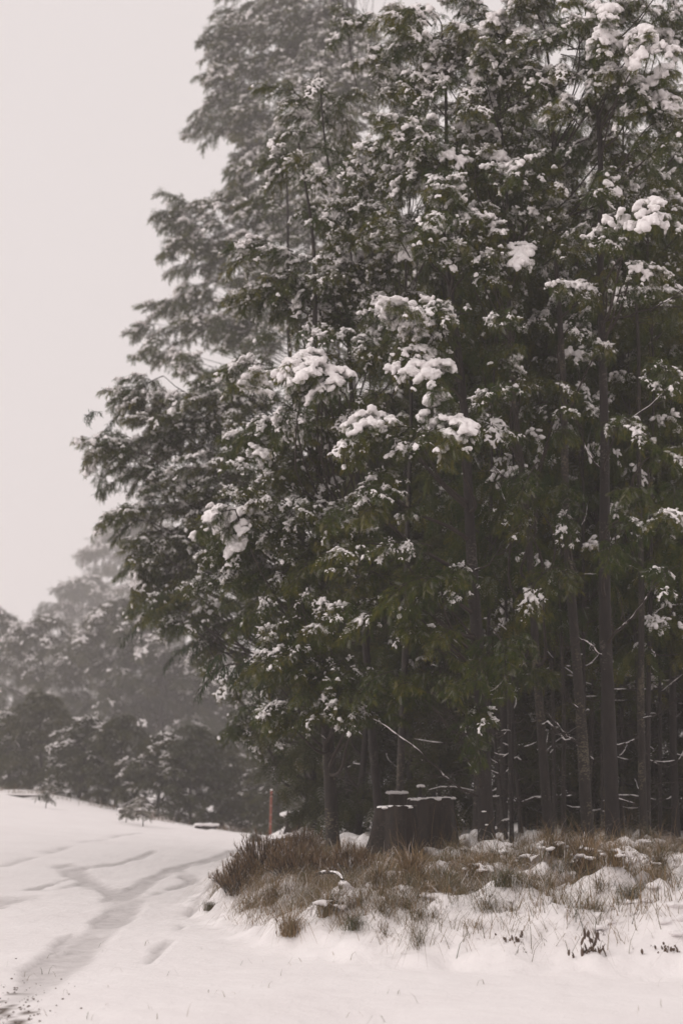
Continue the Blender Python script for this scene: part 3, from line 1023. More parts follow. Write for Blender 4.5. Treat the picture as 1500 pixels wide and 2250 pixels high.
DEEP = []
for k in range(4):
    H = (13.5, 15, 12, 14)[k]
    line, crown, snow, limbs = crown_tree(900 + k, H, (3.6, 4.2, 2.6, 3.2)[k], 1.7, 54, .55, M_LEAF, low_limbs=16)
    DEEP.append((trunk_mesh(line, np.zeros(3), (.068, .062, .05, .074)[k], (M_BARK, M_BARK_DARK, M_BARK_PALE, M_BARK_DARK)[k], k + 40, 8),
                 crown.mesh('crown', M_LEAF, False), snow.mesh('crown_snow', M_SNOW), limbs.mesh('limbs', M_TWIG)))
THICK = []
for k in range(2):
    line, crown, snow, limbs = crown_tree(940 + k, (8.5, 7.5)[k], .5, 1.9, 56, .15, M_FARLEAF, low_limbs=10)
    THICK.append((trunk_mesh(line, np.zeros(3), .07, M_BARK_DARK, k + 50, 8), crown.mesh('crown', M_FARLEAF, False), snow.mesh('crown_snow', M_SNOW), limbs.mesh('limbs', M_TWIG)))  # darker leaf colour on these crowns stands in for shade inside the wood
FAR = []
for k in range(4):
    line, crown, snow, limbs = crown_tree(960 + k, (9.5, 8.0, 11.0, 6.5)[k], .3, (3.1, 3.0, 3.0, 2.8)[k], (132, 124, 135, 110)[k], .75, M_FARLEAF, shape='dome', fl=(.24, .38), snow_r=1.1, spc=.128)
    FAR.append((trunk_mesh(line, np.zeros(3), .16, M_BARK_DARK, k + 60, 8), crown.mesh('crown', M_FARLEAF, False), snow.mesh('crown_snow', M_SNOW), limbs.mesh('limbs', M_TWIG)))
print('deep tris', [len(d[1].polygons) * 2 for d in DEEP + THICK + FAR], [len(d[2].polygons) for d in DEEP + THICK + FAR])


def clone_tree(proto, name, label, group, x, y, rz, sc, scz=None, z=None, snow=True):
    r = thing(name, label, 'tree', (x, y, gz(x, y) if z is None else z), group)
    r.rotation_euler = (0, 0, rz)
    r.scale = (sc, sc, scz or sc)
    for nm, me in zip(('trunk', 'crown', 'crown_snow', 'limbs'), proto):
        if nm == 'crown_snow' and not snow:
            continue
        o = link(nm, me, r)
        if nm != 'trunk':
            o['kind'] = 'stuff'
    return r


DG = 'dark trunks deep inside the wood'
taken = []
rs = np.random.RandomState(77)
k = 0
tries = 0
while k < 30 and tries < 4000:
    tries += 1
    y = rs.uniform(24.6, 37)
    x = rs.uniform(.6 if y < 27 else -.4, .30 * y + 1.5)
    if any((x - a) ** 2 + (y - b_) ** 2 < 1.1 for a, b_ in taken):
        continue
    taken.append((x, y))
    clone_tree(DEEP[k % 4], 'forest_tree', 'thin dark tree standing deep in the shadow of the wood', DG, x, y, rs.uniform(0, 6.28), rs.uniform(.85, 1.1))
    k += 1
PG = 'thin crooked poles inside the wood on the right'
k = 0
tries = 0
while k < 22 and tries < 4000:
    tries += 1
    y = rs.uniform(22.2, 28)
    x = rs.uniform(1.6, .27 * y)
    if any((x - a) ** 2 + (y - b_) ** 2 < .25 for a, b_ in taken):
        continue
    taken.append((x, y))
    r_ = clone_tree(DEEP[k % 4], 'forest_tree', 'thin crooked dark pole between the bigger trunks on the right', PG, x, y, rs.uniform(0, 6.28), rs.uniform(.45, .65), rs.uniform(.75, .95))
    r_.rotation_euler = (rs.normal(0, .035), rs.normal(0, .045), rs.uniform(0, 6.28))
    k += 1
TG = 'dense low trees closing off the back of the wood'
for k, (x, y) in enumerate([(.8, 33), (2.6, 34.5), (4.2, 32.5), (6.0, 34), (7.8, 33), (9.6, 34.5), (11.5, 33.5), (1.6, 38), (4.8, 38), (8, 38.5), (11, 38), (-.3, 36.5), (13.5, 36), (1.3, 29), (3.0, 28), (4.6, 29.2), (6.2, 28), (7.8, 29), (9.2, 28.2), (2.0, 31), (5.3, 31), (8.6, 31), (.2, 31.5), (2.45, 26.5), (.3, 28.2), (3.9, 27), (6.9, 26.8)]):
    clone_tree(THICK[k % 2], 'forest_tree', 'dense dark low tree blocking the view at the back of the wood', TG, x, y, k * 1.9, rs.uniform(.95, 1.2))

# far clump in the fog, across the track on the left
FG = 'foggy trees across the track'
far_list = [  # photo u of the trunk, distance, prototype, scale, label
    (95, 122, 0, 1.51, 'foggy dark bushy tree standing at the left edge of the far clump'),
    (235, 117, 1, 1.90, 'broad foggy tree with snow flecks in the middle of the far clump'),
    (350, 113, 0, 1.75, 'foggy snow-flecked tree above the snow-topped log on the far slope'),
    (440, 117, 3, 1.78, 'low foggy dark bushy tree at the right end of the far clump'),
    (-10, 136, 2, 1.51, 'foggy tree at the very left edge of the far clump, cut by the frame'),
    (165, 228, 2, 3.00, 'pale hazy tree rising behind the left half of the far clump'),
    (262, 254, 2, 4.37, 'palest and tallest hazy tree rising behind the far clump, next to the near boughs'),
    (30, 260, 1, 3.25, 'faintest hazy treetop at the far left behind the clump'),
    (390, 182, 2, 2.34, 'hazy tree half hidden behind the low hanging boughs'),
    (560, 141, 3, 1.70, 'hazy bush beyond the end of the track behind the orange pole'),
    (505, 182, 1, 2.08, 'hazy tree closing the view where the track disappears'),
    (640, 113, 3, 1.17, 'dim snow-flecked bush right of the orange pole'),
    (690, 122, 1, 1.51, 'dim tall bush behind the dark trunk left of the stumps'),
]
for (u, d, pk, sc, lab) in far_list:
    x = (u - CX) / F_PX * (d * math.cos(PITCH))
    clone_tree(FAR[pk], 'foggy_tree', lab, FG, x, d, u * 1.37, sc)


for k, (u, d, pk, sc, lab) in enumerate([
        (175, 66, 3, .62, 'foggy dark bush at the foot of the far clump, behind the twiggy sapling'),
        (255, 64, 1, .55, 'foggy rounded bush at the foot of the far clump, left of the snow-topped log'),
        (345, 62, 3, .60, 'foggy bush just right of the snow-topped log at the foot of the far clump'),
        (420, 61, 0, .48, 'foggy bush over the slope edge where the far clump meets the track'),
        (490, 63, 1, .52, 'foggy low bush at the very end of the far slope beside the track'),
        (535, 70, 3, .62, 'hazy bush filling the gap where the track dips out of sight'),
        (95, 70, 1, .65, 'foggy dark bush under the left edge trees of the far clump'),
        (20, 72, 3, .65, 'foggy bush at the left frame edge behind the long dark log'),
        (615, 58, 0, .42, 'dark bush right behind the orange pole'),
        (570, 62, 1, .40, 'hazy small bush left behind the orange pole')]):
    x = (u - CX) / F_PX * (d * math.cos(PITCH))
    r_ = clone_tree(FAR[pk], 'foggy_bush', lab, 'foggy bushes at the foot of the far clump', x, d, u * 2.1, sc, sc * .9, snow=k in (0, 2, 5, 7, 9))
    r_['category'] = 'bush'


# ------------------------------------------------------------------ stumps
def stump(label, u, d, r_top, r_base, h, seed, tilt=0.0, back=0.0):
    rs = np.random.RandomState(seed)
    x = (u - CX) / F_PX * d * .985
    z = gz(x, d) - .12
    base = np.array((x, d, z))
    root = thing('tree_stump', label, 'stump', base, 'old sawn stumps at the edge of the wood')
    S_, Rn = 30, 12
    th = np.linspace(0, 2 * PI, S_, endpoint=False)
    t = np.linspace(0, 1, Rn)
    ridge = 1 + .09 * np.sin(th * 5 + seed) + .06 * np.sin(th * 9 + 2 * seed) + .10 * (noise(np.cos(th) * 2.5 + seed, np.sin(th) * 2.5, 0, seed) - .5)
    rad = r_top + (r_base - r_top) * np.exp(-t * 3.0)
    rr = rad[:, None] * (1 + (ridge[None] - 1) * (3.0 - 2.3 * t[:, None]))
    rr *= 1 + .05 * (noise(np.cos(th)[None] * 4 + 9, np.sin(th)[None] * 4 + t[:, None] * 5, 0, seed + 3) - .5)
    zz = t[:, None] * h + (t[:, None] ** 6) * (.05 * (noise(th * 2.2, seed, 0, 2) - .5) + .03 * (noise(th * 7, seed, 0, 4) - .5))[None] + tilt * np.cos(th)[None] * rr * t[:, None]
    lean = back * t[:, None]
    V = np.stack((np.cos(th)[None] * rr + lean, np.sin(th)[None] * rr, zz), -1)
    i, j = np.meshgrid(np.arange(Rn - 1), np.arange(S_), indexing='ij')
    F = np.stack((i * S_ + j, i * S_ + (j + 1) % S_, (i + 1) * S_ + (j + 1) % S_, (i + 1) * S_ + j), -1).reshape(-1, 4)
    mb = MB()
    mb.add(V.reshape(-1, 3), F)
    top = V[-1]
    c = top.mean(0)
    mb.add(np.vstack((top, top * .5 + c * .5, [c])), np.array([(a, (a + 1) % S_, S_ + (a + 1) % S_, S_ + a) for a in range(S_)]))
    mb.add(np.vstack((top * .5 + c * .5, [c])), np.array([(a, (a + 1) % S_, S_) for a in range(S_)]))
    link('stump_body', mb.mesh('stump_body', M_WOOD), root)
    ms = MB()
    n = 60
    a, q = rs.uniform(0, 2 * PI, n), np.sqrt(rs.rand(n)) * r_top * rs.uniform(.75, 1.0, n)
    pz = c[2] + tilt * np.cos(a) * q
    blobs(ms, np.stack((c[0] + np.cos(a) * q, c[1] + np.sin(a) * q, pz - .012), 1), rs.uniform(.03, .075, n), .42, ICO2, rs)
    link('snow_cap', remesh(ms, .012, 'snow_cap', M_SNOW, .012), root)
    return root


stump('front stump with flared foot, lower and nearer than the one behind it', 860, 19.0, .26, .54, .83, 3, .03, .05)
stump('wide dark stump with a long flat snow top, right of the front one', 946, 20.6, .31, .40, 1.03, 5, .03)
stump('narrow old stump peeking out between the trunks behind the front stump', 872, 21.6, .13, .2, 1.04, 8)
stump('small snow-topped stub at the far bend just right of the orange pole', 648, 41, .22, .30, .62, 9)

# a thin broken stick standing on the wide stump
x = (921 - CX) / F_PX * 20.4
zt = P(921, 1728, 20.6)[2]
zb = P(921, 1756, 20.6)[2]
r = thing('broken_stick', 'short splintered stick with a snow cap standing on top of the wide stump', 'stick', (x, 20.6, zb))
mb = MB()
V, F = tube([(0, 0, -.03), (.005, 0, (zt - zb) * .5), (-.004, .0, zt - zb)], [.028, .022, .014], 7, .2, 4)
mb.add(V, F)
link('shaft', mb.mesh('shaft', M_WOOD), r)
mb = MB()
blobs(mb, [(-.02, 0, zt - zb + .005), (.02, 0, zt - zb + .01), (.05, .01, zt - zb)], [.035, .04, .025], .6, ICO2, rs)
link('snow_cap', mb.mesh('snow_cap', M_SNOW), r)

# ------------------------------------------------------------------ orange marker pole at the bend
d = 44.5
x = (595 - CX) / F_PX * d * .985
zg = gz(x, d)
ztop = P(595, 1738, d)[2]
r = thing('marker_pole', 'orange red snow marker pole standing at the far bend of the track', 'marker pole', (x, d, zg))
hgt = ztop - zg
for k in range(6):
    mb = MB()
    a, b_ = hgt * k / 6 - (.2 if k == 0 else 0), hgt * (k + 1) / 6
    V, F = tube([(0.02 * a, 0, a), (0.02 * b_, 0, b_)], [.038, .038], 10)
    mb.add(V, F)
    if k == 5:
        V, F = tube([(0.02 * b_, 0, b_), (0.02 * b_, 0, b_ + .015), (0.02 * b_, 0, b_ + .02)], [.038, .028, .001], 10)
        mb.add(V, F)
    link('pole_band', mb.mesh('pole_band', M_RED), r)
mb = MB()
blobs(mb, [(0.02 * hgt, 0, hgt + .03)], [.055], .7, ICO2, rs)
link('snow_cap', mb.mesh('snow_cap', M_SNOW), r)
for k in range(4):
    zz = hgt * (.28 + .2 * k)
    mb = MB()
    V, F = tube([(0.02 * zz, 0, zz - .012), (0.02 * zz, 0, zz + .012)], [.0405, .0405], 10)
    mb.add(V, F)
    link('reflector', mb.mesh('reflector', M_WHITE), r)


# ------------------------------------------------------------------ snowy log and saplings on the far slope
def log_thing(label, u, d, ln, rad, yaw, lift=.0):
    x = (u - CX) / F_PX * d * .985
    z = gz(x, d)
    r = thing('fallen_log', label, 'log', (x, d, z))
    r.rotation_euler = (0, 0, yaw)
    q = np.linspace(-.5, .5, 10)
    line = np.stack((q * ln, .04 * np.sin(q * 9), rad * .7 + lift + .03 * np.sin(q * 6)), 1)
    mb = MB()
    V, F = tube(line, rad * (1 - .25 * (q + .5)), 10, .15, 3)
    mb.add(V, F)
    for e in (0, 9):
        ring = V[e * 10:e * 10 + 10]
        mb.add(np.vstack((ring, [ring.mean(0)])), [(a, (a + 1) % 10, 10) for a in range(10)])
    if lift:
        for e in (-.35, .3):
            V, F = tube([(e * ln, 0, -.1), (e * ln, 0, lift + rad)], [rad * .6, rad * .5], 8, .2, 5)
            mb.add(V, F)
    link('log_body', mb.mesh('log_body', M_WOOD), r)
    ms = MB()
    n = int(ln / .07)
    q = np.linspace(-.48, .48, n)
    blobs(ms, np.stack((q * ln, rs.normal(0, rad * .25, n), np.full(n, rad * 1.45 + lift)), 1), rs.uniform(.7, 1.0, n) * rad + .03, .5, ICO2, rs)
    link('snow_cap', remesh(ms, .03, 'snow_cap', M_SNOW), r)


log_thing('snow-topped log on the edge of the slope under the far foggy trees', 290, 54, .8, .09, .05, .16)
log_thing('dim log with snow lying in front of the hazy bush at the track end', 455, 54, .8, .12, .3)
log_thing('long dark log lying under the foggy trees at the left edge', 60, 57, 1.8, .07, -.05, .02)
log_thing('low log under snow on the mound beside the orange pole', 668, 43.0, 1.2, .16, .5)


def sapling(label, u, d, h, seed, lean=0):
    rs = np.random.RandomState(seed)
    x = (u - CX) / F_PX * d * .985
    base = np.array((x, d, gz(x, d)))
    r = thing('sapling', label, 'sapling', base, 'snowy saplings on the far slope')
    st, fo, sn = MB(), MB(), MB()
    line = np.stack((lean * np.linspace(0, 1, 8) ** 2, np.zeros(8), np.linspace(-.05, h, 8)), 1)
    V, F = tube(line, np.linspace(.018, .006, 8), 5)
    st.add(V, F)
    O, A = [], []
    for k in range(16):
        s0 = np.array([np.interp(rs.uniform(.3, 1) * h, line[:, 2], line[:, c]) for c in range(3)])
        a = rs.uniform(0, 2 * PI)
        ln = rs.uniform(.18, .45) * h / 1.0
        e = s0 + np.array((math.cos(a) * ln, math.sin(a) * ln, -.25 * ln))
        cur = limb_curve(s0, e, k + seed, -.12, 6)
        V, F = tube(cur, np.linspace(.009, .004, 6), 4)
        st.add(V, F)
        for q in cur[1:]:
            for _ in range(3):
                O.append(q)
                A.append(unit(e - s0) + rs.normal(0, .6, 3) + (0, 0, -.5))
        limb_snow(sn, cur, .012, rs, .55)
    n = len(O)
    place_fronds(fo, FR_COARSE, O, A, rs.uniform(.10, .2, n), rs.uniform(0.1, .9, n), rs.uniform(0, .45, n), rs)
    link('stem', st.mesh('stem', M_TWIG), r)
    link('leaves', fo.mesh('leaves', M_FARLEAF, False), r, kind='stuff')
    link('snow_cap', sn.mesh('snow_cap', M_SNOW), r)


sapling('twiggy snow-dusted sapling on the far slope near the left edge', 105, 50, .85, 3, .1)
sapling('dark little sapling on the far slope below the snow-topped log', 318, 46, .95, 4, -.12)
sapling('smallest sapling, left of the dark one on the open far slope', 281, 47, .55, 6, .05)
sapling('low leafy sapling at the foot of the mound next to the orange pole', 563, 42, .28, 8, .05)


# ------------------------------------------------------------------ grass, heath and litter on the bank
def blades(mb, O, hts, spread, rs, tint0, wid=.0045, frost=.12, droop=(.3, 1.0)):
    O = np.asarray(O, float)
    n = len(O)
    a = rs.uniform(0, 2 * PI, n)
    out = np.stack((np.cos(a), np.sin(a), np.zeros(n)), 1)
    side = np.stack((-np.sin(a), np.cos(a), np.zeros(n)), 1)
    face = rs.uniform(0, PI, n)
    dr = rs.uniform(droop[0], droop[1], n) * spread
    ts = np.array((0, .35, .7, 1.0))
    V = np.zeros((n, 8, 3))
    for q, tt in enumerate(ts):
        hor = dr * tt ** 1.6
        ver = np.sqrt(np.maximum(0.02, 1 - (np.minimum(hor, .98)) ** 2)) * tt - .35 * dr * tt ** 3
        c = O + out * (hts * hor)[:, None] + np.array((0, 0, 1)) * (hts * ver)[:, None]
        wd = wid * (1 - .85 * tt)
        sv = side * np.cos(face)[:, None] + out * np.sin(face)[:, None] * .6
        V[:, q * 2] = c - sv * wd
        V[:, q * 2 + 1] = c + sv * wd
    F0 = np.array([(0, 1, 3, 2), (2, 3, 5, 4), (4, 5, 7, 6)])
    F = (F0[None] + (np.arange(n) * 8)[:, None, None]).reshape(-1, 4)
    tint = np.clip(tint0 + rs.normal(0, .22, n), 0, 1)
    fr = np.where(rs.rand(n) < frost, rs.uniform(.2, .8, n), 0)
    mb.add(V.reshape(-1, 3), F, 0, np.repeat(tint, 8), np.repeat(fr, 8))


TUFTS = []
for k in range(6):
    rs = np.random.RandomState(40 + k)
    mb = MB()
    n = 260
    a, q = rs.uniform(0, 2 * PI, n), np.abs(rs.normal(0, .07, n))
    h = (.34, .42, .30, .48, .38, .28)[k]
    blades(mb, np.stack((np.cos(a) * q, np.sin(a) * q, np.full(n, -.03)), 1), rs.uniform(.5, 1.15, n) * h, 1.0, rs, (.75, .6, .35, .85, .5, .2)[k], .0042, .1, (.25, 1.05))
    sm = MB()
    m = 18
    a, q = rs.uniform(0, 2 * PI, m), np.sqrt(rs.rand(m)) * .17
    blobs(sm, np.stack((np.cos(a) * q, np.sin(a) * q, .03 + .09 * (1 - (q / .2) ** 2) * h / .4 + rs.uniform(-.02, .02, m)), 1), rs.uniform(.015, .045, m), .5, ICO2, rs)
    TUFTS.append((mb.mesh('blades', M_GRASS, False), remesh(sm, .014, 'tuft_snow', M_SNOW, .02)))

GG = 'snowy grass tussocks on the bank'
tuft_list = [  # photo u, v of the foot, prototype, scale, snow, label
    (1290, 1905, 3, 1.25, 1, 'largest brown grass tussock, bent under snow in front of the stout close trunks'),
    (1350, 1900, 0, 1.1, 1, 'brown tussock right below the stout dark trunk of the close pair'),
    (1385, 1975, 5, .85, 0, 'fresh green grass tuft on the bank top at the right'),
    (1160, 1900, 4, 1.0, 1, 'tussock under snow between the dark trunk and the lichen-spotted one'),
    (1215, 1880, 1, 1.1, 1, 'tussock humped with snow at the foot of the slim spotted trunk'),
    (1045, 1930, 0, 1.15, 1, 'drooping brown tussock in front of the dark trunk by the stumps'),
    (1000, 1960, 5, .9, 0, 'greenish tussock poking from the bank slope below the stumps'),
    (905, 1930, 3, 1.1, 0, 'tall straw tussock in front of the front stump'),
    (830, 1950, 1, 1.0, 0, 'straw tussock left of the front stump on the slope'),
    (720, 2010, 4, 1.15, 1, 'snow-capped tussock on the brink of the bank, below the heath bushes'),
    (640, 2050, 0, 1.0, 0, 'brown tussock hanging over the bank foot at its left end'),
    (600, 1985, 1, 1.0, 0, 'tussock under snow at the front of the heath bushes'),
    (780, 2040, 5, .8, 0, 'small tuft on the bank slope right of the snow-capped brink tussock'),
    (1450, 1915, 4, 1.1, 1, 'tussock humped with snow near the right edge'),
    (1110, 1945, 5, .95, 0, 'green tuft on the bank below the dark trunk'),
    (460, 2000, 5, .65, 0, 'pale seedy tuft at the outermost left tip of the bank'),
]
for (u, v, pk, sc, sn, lab) in tuft_list:
    *g, z = hit(u, v)
    r = thing('grass_tussock', lab, 'grass tussock', (g[0], g[1], z), GG)
    r.rotation_euler = (0, 0, u * .7)
    r.scale = (sc,) * 3
    link('blades', TUFTS[pk][0], r)
    if sn:
        link('snow_cap', TUFTS[pk][1], r)

# loose grass over the bank: nobody could count it
rs = np.random.RandomState(5)
mb = MB()
n = 150000
x, y = rs.uniform(-2.6, 6.5, n), rs.uniform(12.3, 26, n)
d_ = foot_dist(x, y)
d_ = d_ + 3.2 * (fbm(x * .75, y * .75, 0, 97, 3) - .5)
clump = fbm(x * 1.7, y * 1.7, 0, 91, 3)
left_ = sstep(1.0, -.8, x)
den = sstep(.9, 2.6, d_) * sstep(.42, .64, clump + .07 * left_) * (.55 + .45 * left_)
den = np.maximum(den, sstep(.1, .8, d_) * sstep(13.2, 15, y) * sstep(1.0, -.6, x) * sstep(.36, .54, clump))
den = np.maximum(den, (.14 + .5 * sstep(2.4, .6, x) * sstep(.40, .55, clump)) * sstep(.05, .6, foot_dist(x, y)) * sstep(3.5, 2.0, foot_dist(x, y)))
den *= sstep(26, 19, y) * sstep(.0, .45, foot_dist(x, y))
keep = rs.rand(n) < den
x, y = x[keep], y[keep]
print('grass blades', len(x))
long_ = rs.rand(len(x)) < .10
slope_ = foot_dist(x, y) < 1.7
h = np.where(long_ | (slope_ & (rs.rand(len(x)) < .5)), rs.uniform(.22, .46, len(x)), rs.uniform(.06, .24, len(x)))
tn = .55 + 1.2 * (fbm(x * .8, y * .8, 0, 93, 2) - .5) + .25 * sstep(1.0, -.8, x)
blades(mb, np.stack((x, y, ground_z(x, y) - .015), 1), h, np.where(slope_, 1.35, 1.2), rs, tn, .0036, .16, (.35, 1.2))
# many small tussocks of arching blades
n = 1500
x, y = rs.uniform(-2.4, 6.0, n), rs.uniform(12.6, 21, n)
d_ = foot_dist(x, y)
d_ = d_ + 3.2 * (fbm(x * .75, y * .75, 0, 97, 3) - .5)
ok = rs.rand(n) < np.maximum(sstep(.7, 2.2, d_) * sstep(.40, .56, fbm(x * 1.7, y * 1.7, 0, 91, 3)), (.10 + .35 * sstep(2.4, .4, x)) * sstep(.1, .6, foot_dist(x, y)) * sstep(3.5, 2, foot_dist(x, y))) * sstep(.0, .3, foot_dist(x, y))
for cx_, cy_ in zip(x[ok], y[ok]):
    m = rs.randint(35, 92)
    q, a = np.abs(rs.normal(0, .055, m)), rs.uniform(0, 2 * PI, m)
    px, py = cx_ + np.cos(a) * q, cy_ + np.sin(a) * q
    blades(mb, np.stack((px, py, ground_z(px, py) - .02), 1), rs.uniform(.5, 1.1, m) * rs.uniform(.18, .40), 1.0, rs, rs.uniform(.25, .95), .0038, .16, (.55, 1.55))
link('grass', mb.mesh('grass', M_GRASS, False), kind='stuff')

# snow caught in the grass
n = 520
x, y = rs.uniform(-2.3, 6.0, n), rs.uniform(12.8, 19, n)
d_ = foot_dist(x, y)
ok = (d_ > .6) & (rs.rand(n) < sstep(.42, .62, fbm(x * 2.3, y * 2.3, 0, 101, 3)) * .9)
x, y = np.repeat(x[ok], 5) + rs.normal(0, .09, ok.sum() * 5), np.repeat(y[ok], 5) + rs.normal(0, .09, ok.sum() * 5)
mb = MB()
blobs(mb, np.stack((x, y, ground_z(x, y) + rs.uniform(-.03, .025, len(x))), 1), rs.uniform(.03, .09, len(x)), .40, ICO2, rs)
link('grass_snow', remesh(mb, .018, 'grass_snow', M_SNOW, .05), kind='stuff')

# long straggling blades bent over the snow
mb = MB()
n = 14000
x, y = rs.uniform(-2.3, 6.0, n), rs.uniform(12.4, 19, n)
d_ = foot_dist(x, y)
cl_ = fbm(x * 1.3, y * 1.3, 0, 111, 3)
ok = rs.rand(n) < sstep(.05, .9, d_) * sstep(.40, .60, cl_) * (.45 + .55 * sstep(3, 0, x))
x, y = x[ok], y[ok]
blades(mb, np.stack((x, y, ground_z(x, y) - .01), 1), rs.uniform(.20, .52, len(x)), 1.2, rs, rs.uniform(.1, .85, len(x)), .0046, .06, (.35, 1.1))
link('straggling_grass', mb.mesh('straggling_grass', M_GRASS, False), kind='stuff')

# rough dark growth along the foot of the far trees
mb = MB()
n = 9000
x, y = rs.uniform(-17, -3.5, n), rs.uniform(50, 66, n)
ok = rs.rand(n) < sstep(.42, .6, fbm(x * .7, y * .5, 0, 95, 3)) * sstep(-.5, 3, y - 58 + 2.5 * noise(x * .4, 0, 0, 3) + (x + 10) * .5)
x, y = x[ok], y[ok]
blades(mb, np.stack((x, y, ground_z(x, y) - .02), 1), rs.uniform(.15, .6, len(x)), 1.0, rs, .35, .012, .35, (.2, 1.1))
link('undergrowth', mb.mesh('undergrowth', M_SHRUB, False), kind='stuff')

# tall dry stalks round the trunk feet
mb = MB()
pts = []
for (u, v, n) in [(1020, 1850, 12), (1180, 1860, 14), (1260, 1840, 20), (1300, 1840, 22), (1370, 1855, 14), (1430, 1850, 14), (880, 1900, 14), (930, 1890, 12), (980, 1870, 10), (1480, 1870, 10), (750, 1930, 10), (1140, 1960, 8), (1250, 1950, 8), (1450, 1980, 12)]:
    *g, z = hit(u, v)
    for q in range(n):
        xx, yy = g[0] + rs.normal(0, .16), g[1] + rs.normal(0, .25)
        pts.append((xx, yy, gz(xx, yy) - .02))
blades(mb, pts, rs.uniform(.35, .75, len(pts)), 1.0, rs, .78, .0036, .05, (.05, .55))
link('tall_grass', mb.mesh('tall_grass', M_GRASS, False), kind='stuff')


def heath(label, u, v, rx, h, seed):
    rs = np.random.RandomState(seed)
    *g, z = hit(u, v)
    r = thing('heath_bush', label, 'bush', (g[0], g[1], z), 'brown heath bushes at the left tip of the bank')
    st, tw = MB(), MB()
    for k in range(95):
        a = rs.uniform(0, 2 * PI)
        q = rs.rand() ** .6
        b0 = np.array((math.cos(a) * q * rx * .45, math.sin(a) * q * rx * .45, -.03))
        e = np.array((math.cos(a) * q * rx + rs.normal(0, .04), math.sin(a) * q * rx + rs.normal(0, .04), h * (1 - .65 * q * q) * rs.uniform(.7, 1.1)))
        cur = limb_curve(b0, e, k + seed * 100, -.08, 6)
        V, F = tube(cur, np.linspace(.005, .002, 6), 3)
        st.add(V, F)
        t_ = rs.uniform(.3, 1, 28)
        O = np.stack([np.interp(t_, np.linspace(0, 1, 6), cur[:, c]) for c in range(3)], 1)
        blades(tw, O, rs.uniform(.05, .13, 28), 1.0, rs, .5, .0034, .04, (.1, .8))
    link('stems', st.mesh('stems', M_TWIG), r)
    link('twigs', tw.mesh('twigs', M_SHRUB, False), r, kind='stuff')


heath('brown heath bush at the left end of the bank, nearest the wheel tracks', 525, 1965, .36, .42, 1)
heath('tallest brown heath bush, right behind the outermost one', 575, 1915, .40, .50, 2)
heath('wide brown heath bush between the outer bushes and the dark trunk', 650, 1925, .45, .42, 3)
heath('low brown heath bush growing against the foot of the front stump', 760, 1925, .40, .34, 4)
heath('dull brown heath bush under the left trunk, behind the others', 665, 1880, .5, .40, 5)


# fallen sticks
def stick(label, u0, v0, u1, v1, rad, lift=.06, seed=0, zz=.55):
    *a, z = hit(u0, v0)
    *b_, z2 = hit(u1, v1)
    A_, B_ = np.array((*a, z + lift)), np.array((*b_, z2 + lift))
    cur = limb_curve(A_, B_, seed, -.02, 9, .15)
    r = thing('fallen_stick', label, 'stick', A_)
    mb = MB()
    V, F = tube(cur - A_, np.linspace(rad, rad * .5, 9), 7, .15, seed)
    mb.add(V, F)
    link('shaft', mb.mesh('shaft', M_TWIG), r)
    ms = MB()
    if limb_snow(ms, cur - A_, np.linspace(rad, rad * .5, 9), np.random.RandomState(seed), .5):
        link('snow_line', ms.mesh('snow_line', M_SNOW), r)


stick('dark fallen stick lying in the grass below the front stump', 690, 1938, 752, 1950, .02, .07, 3)
stick('long thin stick trailing over the snow left of the dark trunk', 595, 1850, 690, 1862, .012, .05, 4, .3)
stick('crooked stick between the trunks right of the wide stump', 1085, 1840, 1140, 1815, .03, .08, 6)

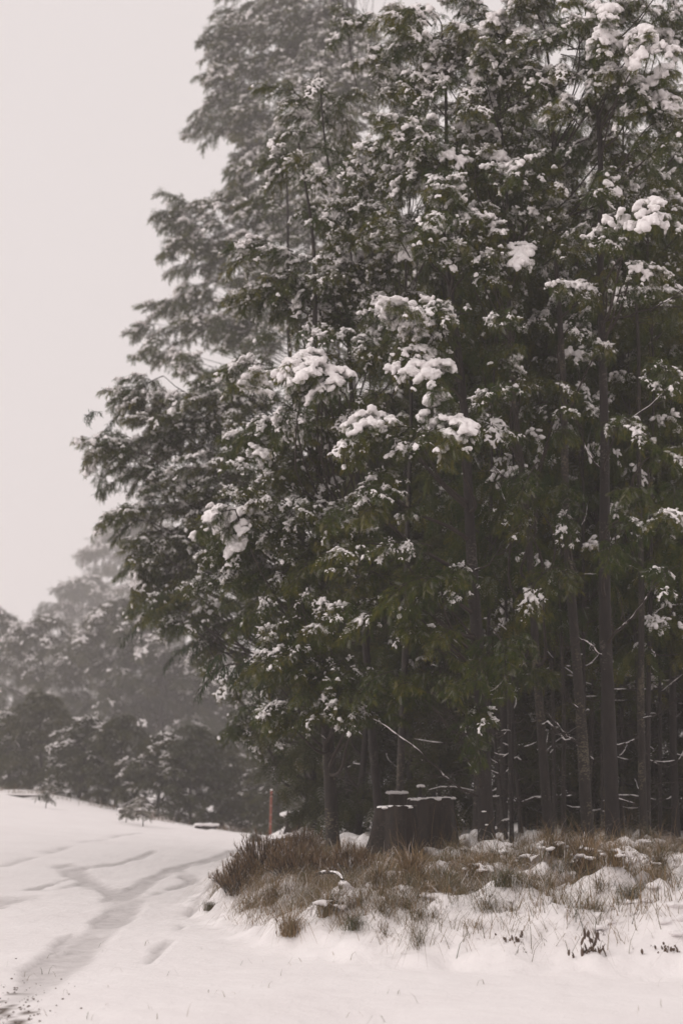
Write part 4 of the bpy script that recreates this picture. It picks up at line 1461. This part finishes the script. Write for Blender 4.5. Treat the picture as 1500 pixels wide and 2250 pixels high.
# bare earth and rotten wood breaking through the snow on the bank face
def clod(label, u, v, size, seed, tall=1.0, mat=M_SOIL):
    rs = np.random.RandomState(seed)
    *g, z = hit(u, v)
    mb = MB()
    for q in range(int(26 + 300 * size)):
        px, pz = rs.normal(0, size * .6), rs.normal(0, size * .38 * tall)
        ln = size * rs.uniform(.15, .55) * tall
        r0_ = size * rs.uniform(.03, .12)
        c0 = np.array((px, rs.uniform(-.045, .02), pz))
        dv_ = unit(np.array((rs.normal(0, .35), -.25, 1.0))) * ln
        V, F = tube([c0 - dv_ * .5, c0 - dv_ * .2, c0 + dv_ * .2, c0 + dv_ * .5], r0_ * np.array((.4, 1, .85, .25)) , 6, .5, q + seed)
        mb.add(V, F)
    me = mb.mesh('earth_clod', mat, False)
    o = link('earth_clod', me, None, (g[0], g[1] + .05, z + .0))
    tag(o, label, 'earth clod', 'bare earth showing on the bank face')


clod('left ragged patch of bare earth in the snow bank', 1132, 2078, .10, 1)
clod('small bare clod right beside the left earth patch', 1162, 2098, .045, 2)
clod('tall bark-brown chunk sticking out in the middle of the snow bank', 1297, 2095, .11, 3, 1.9, M_CHUNK)
clod('little dark hole of earth above the tall brown chunk', 1325, 2058, .035, 4)
clod('small round clod between the tall brown chunk and the right edge', 1398, 2090, .04, 5)
clod('sloping brown earth patch in the snow bank near the right edge', 1468, 2098, .10, 6, .9, M_CHUNK)
clod('tiny clod above the sloping patch near the right edge', 1432, 2084, .03, 7)
clod('brown earth scar under the overhanging tussock at the bank foot', 637, 2052, .09, 8, 1.3)
clod('dark earth scar under the snowy hump in the bank centre', 880, 1985, .06, 9)

# gravel and bits of litter at the bottom left corner and twig ends on the snow
rs = np.random.RandomState(15)
mb = MB()
n = 520
q = np.abs(rs.normal(0, 1, n))
x = -2.65 + rs.normal(0, .30, n)
y = 10.0 + rs.normal(0, 1.1, n)
z = ground_z(x, y)
blobs(mb, np.stack((x, y, z + .004), 1), rs.uniform(.003, .011, n), .6, ICO1, rs)
link('gravel', mb.mesh('gravel', M_SOIL), kind='stuff')
mb = MB()
n = 90
x, y = rs.uniform(-3.2, 4, n), rs.uniform(10, 15, n)
ok = foot_dist(x, y) < .8
x, y = x[ok], y[ok]
blades(mb, np.stack((x, y, ground_z(x, y) - .005), 1), rs.uniform(.04, .16, len(x)), 1.0, rs, .5, .0032, 0, (.4, 1.3))
link('litter', mb.mesh('litter', M_GRASS, False), kind='stuff')
print('objects', len(bpy.data.objects), 'tris', sum(len(p.loops) - 2 * len(p.polygons) for p in bpy.data.meshes))
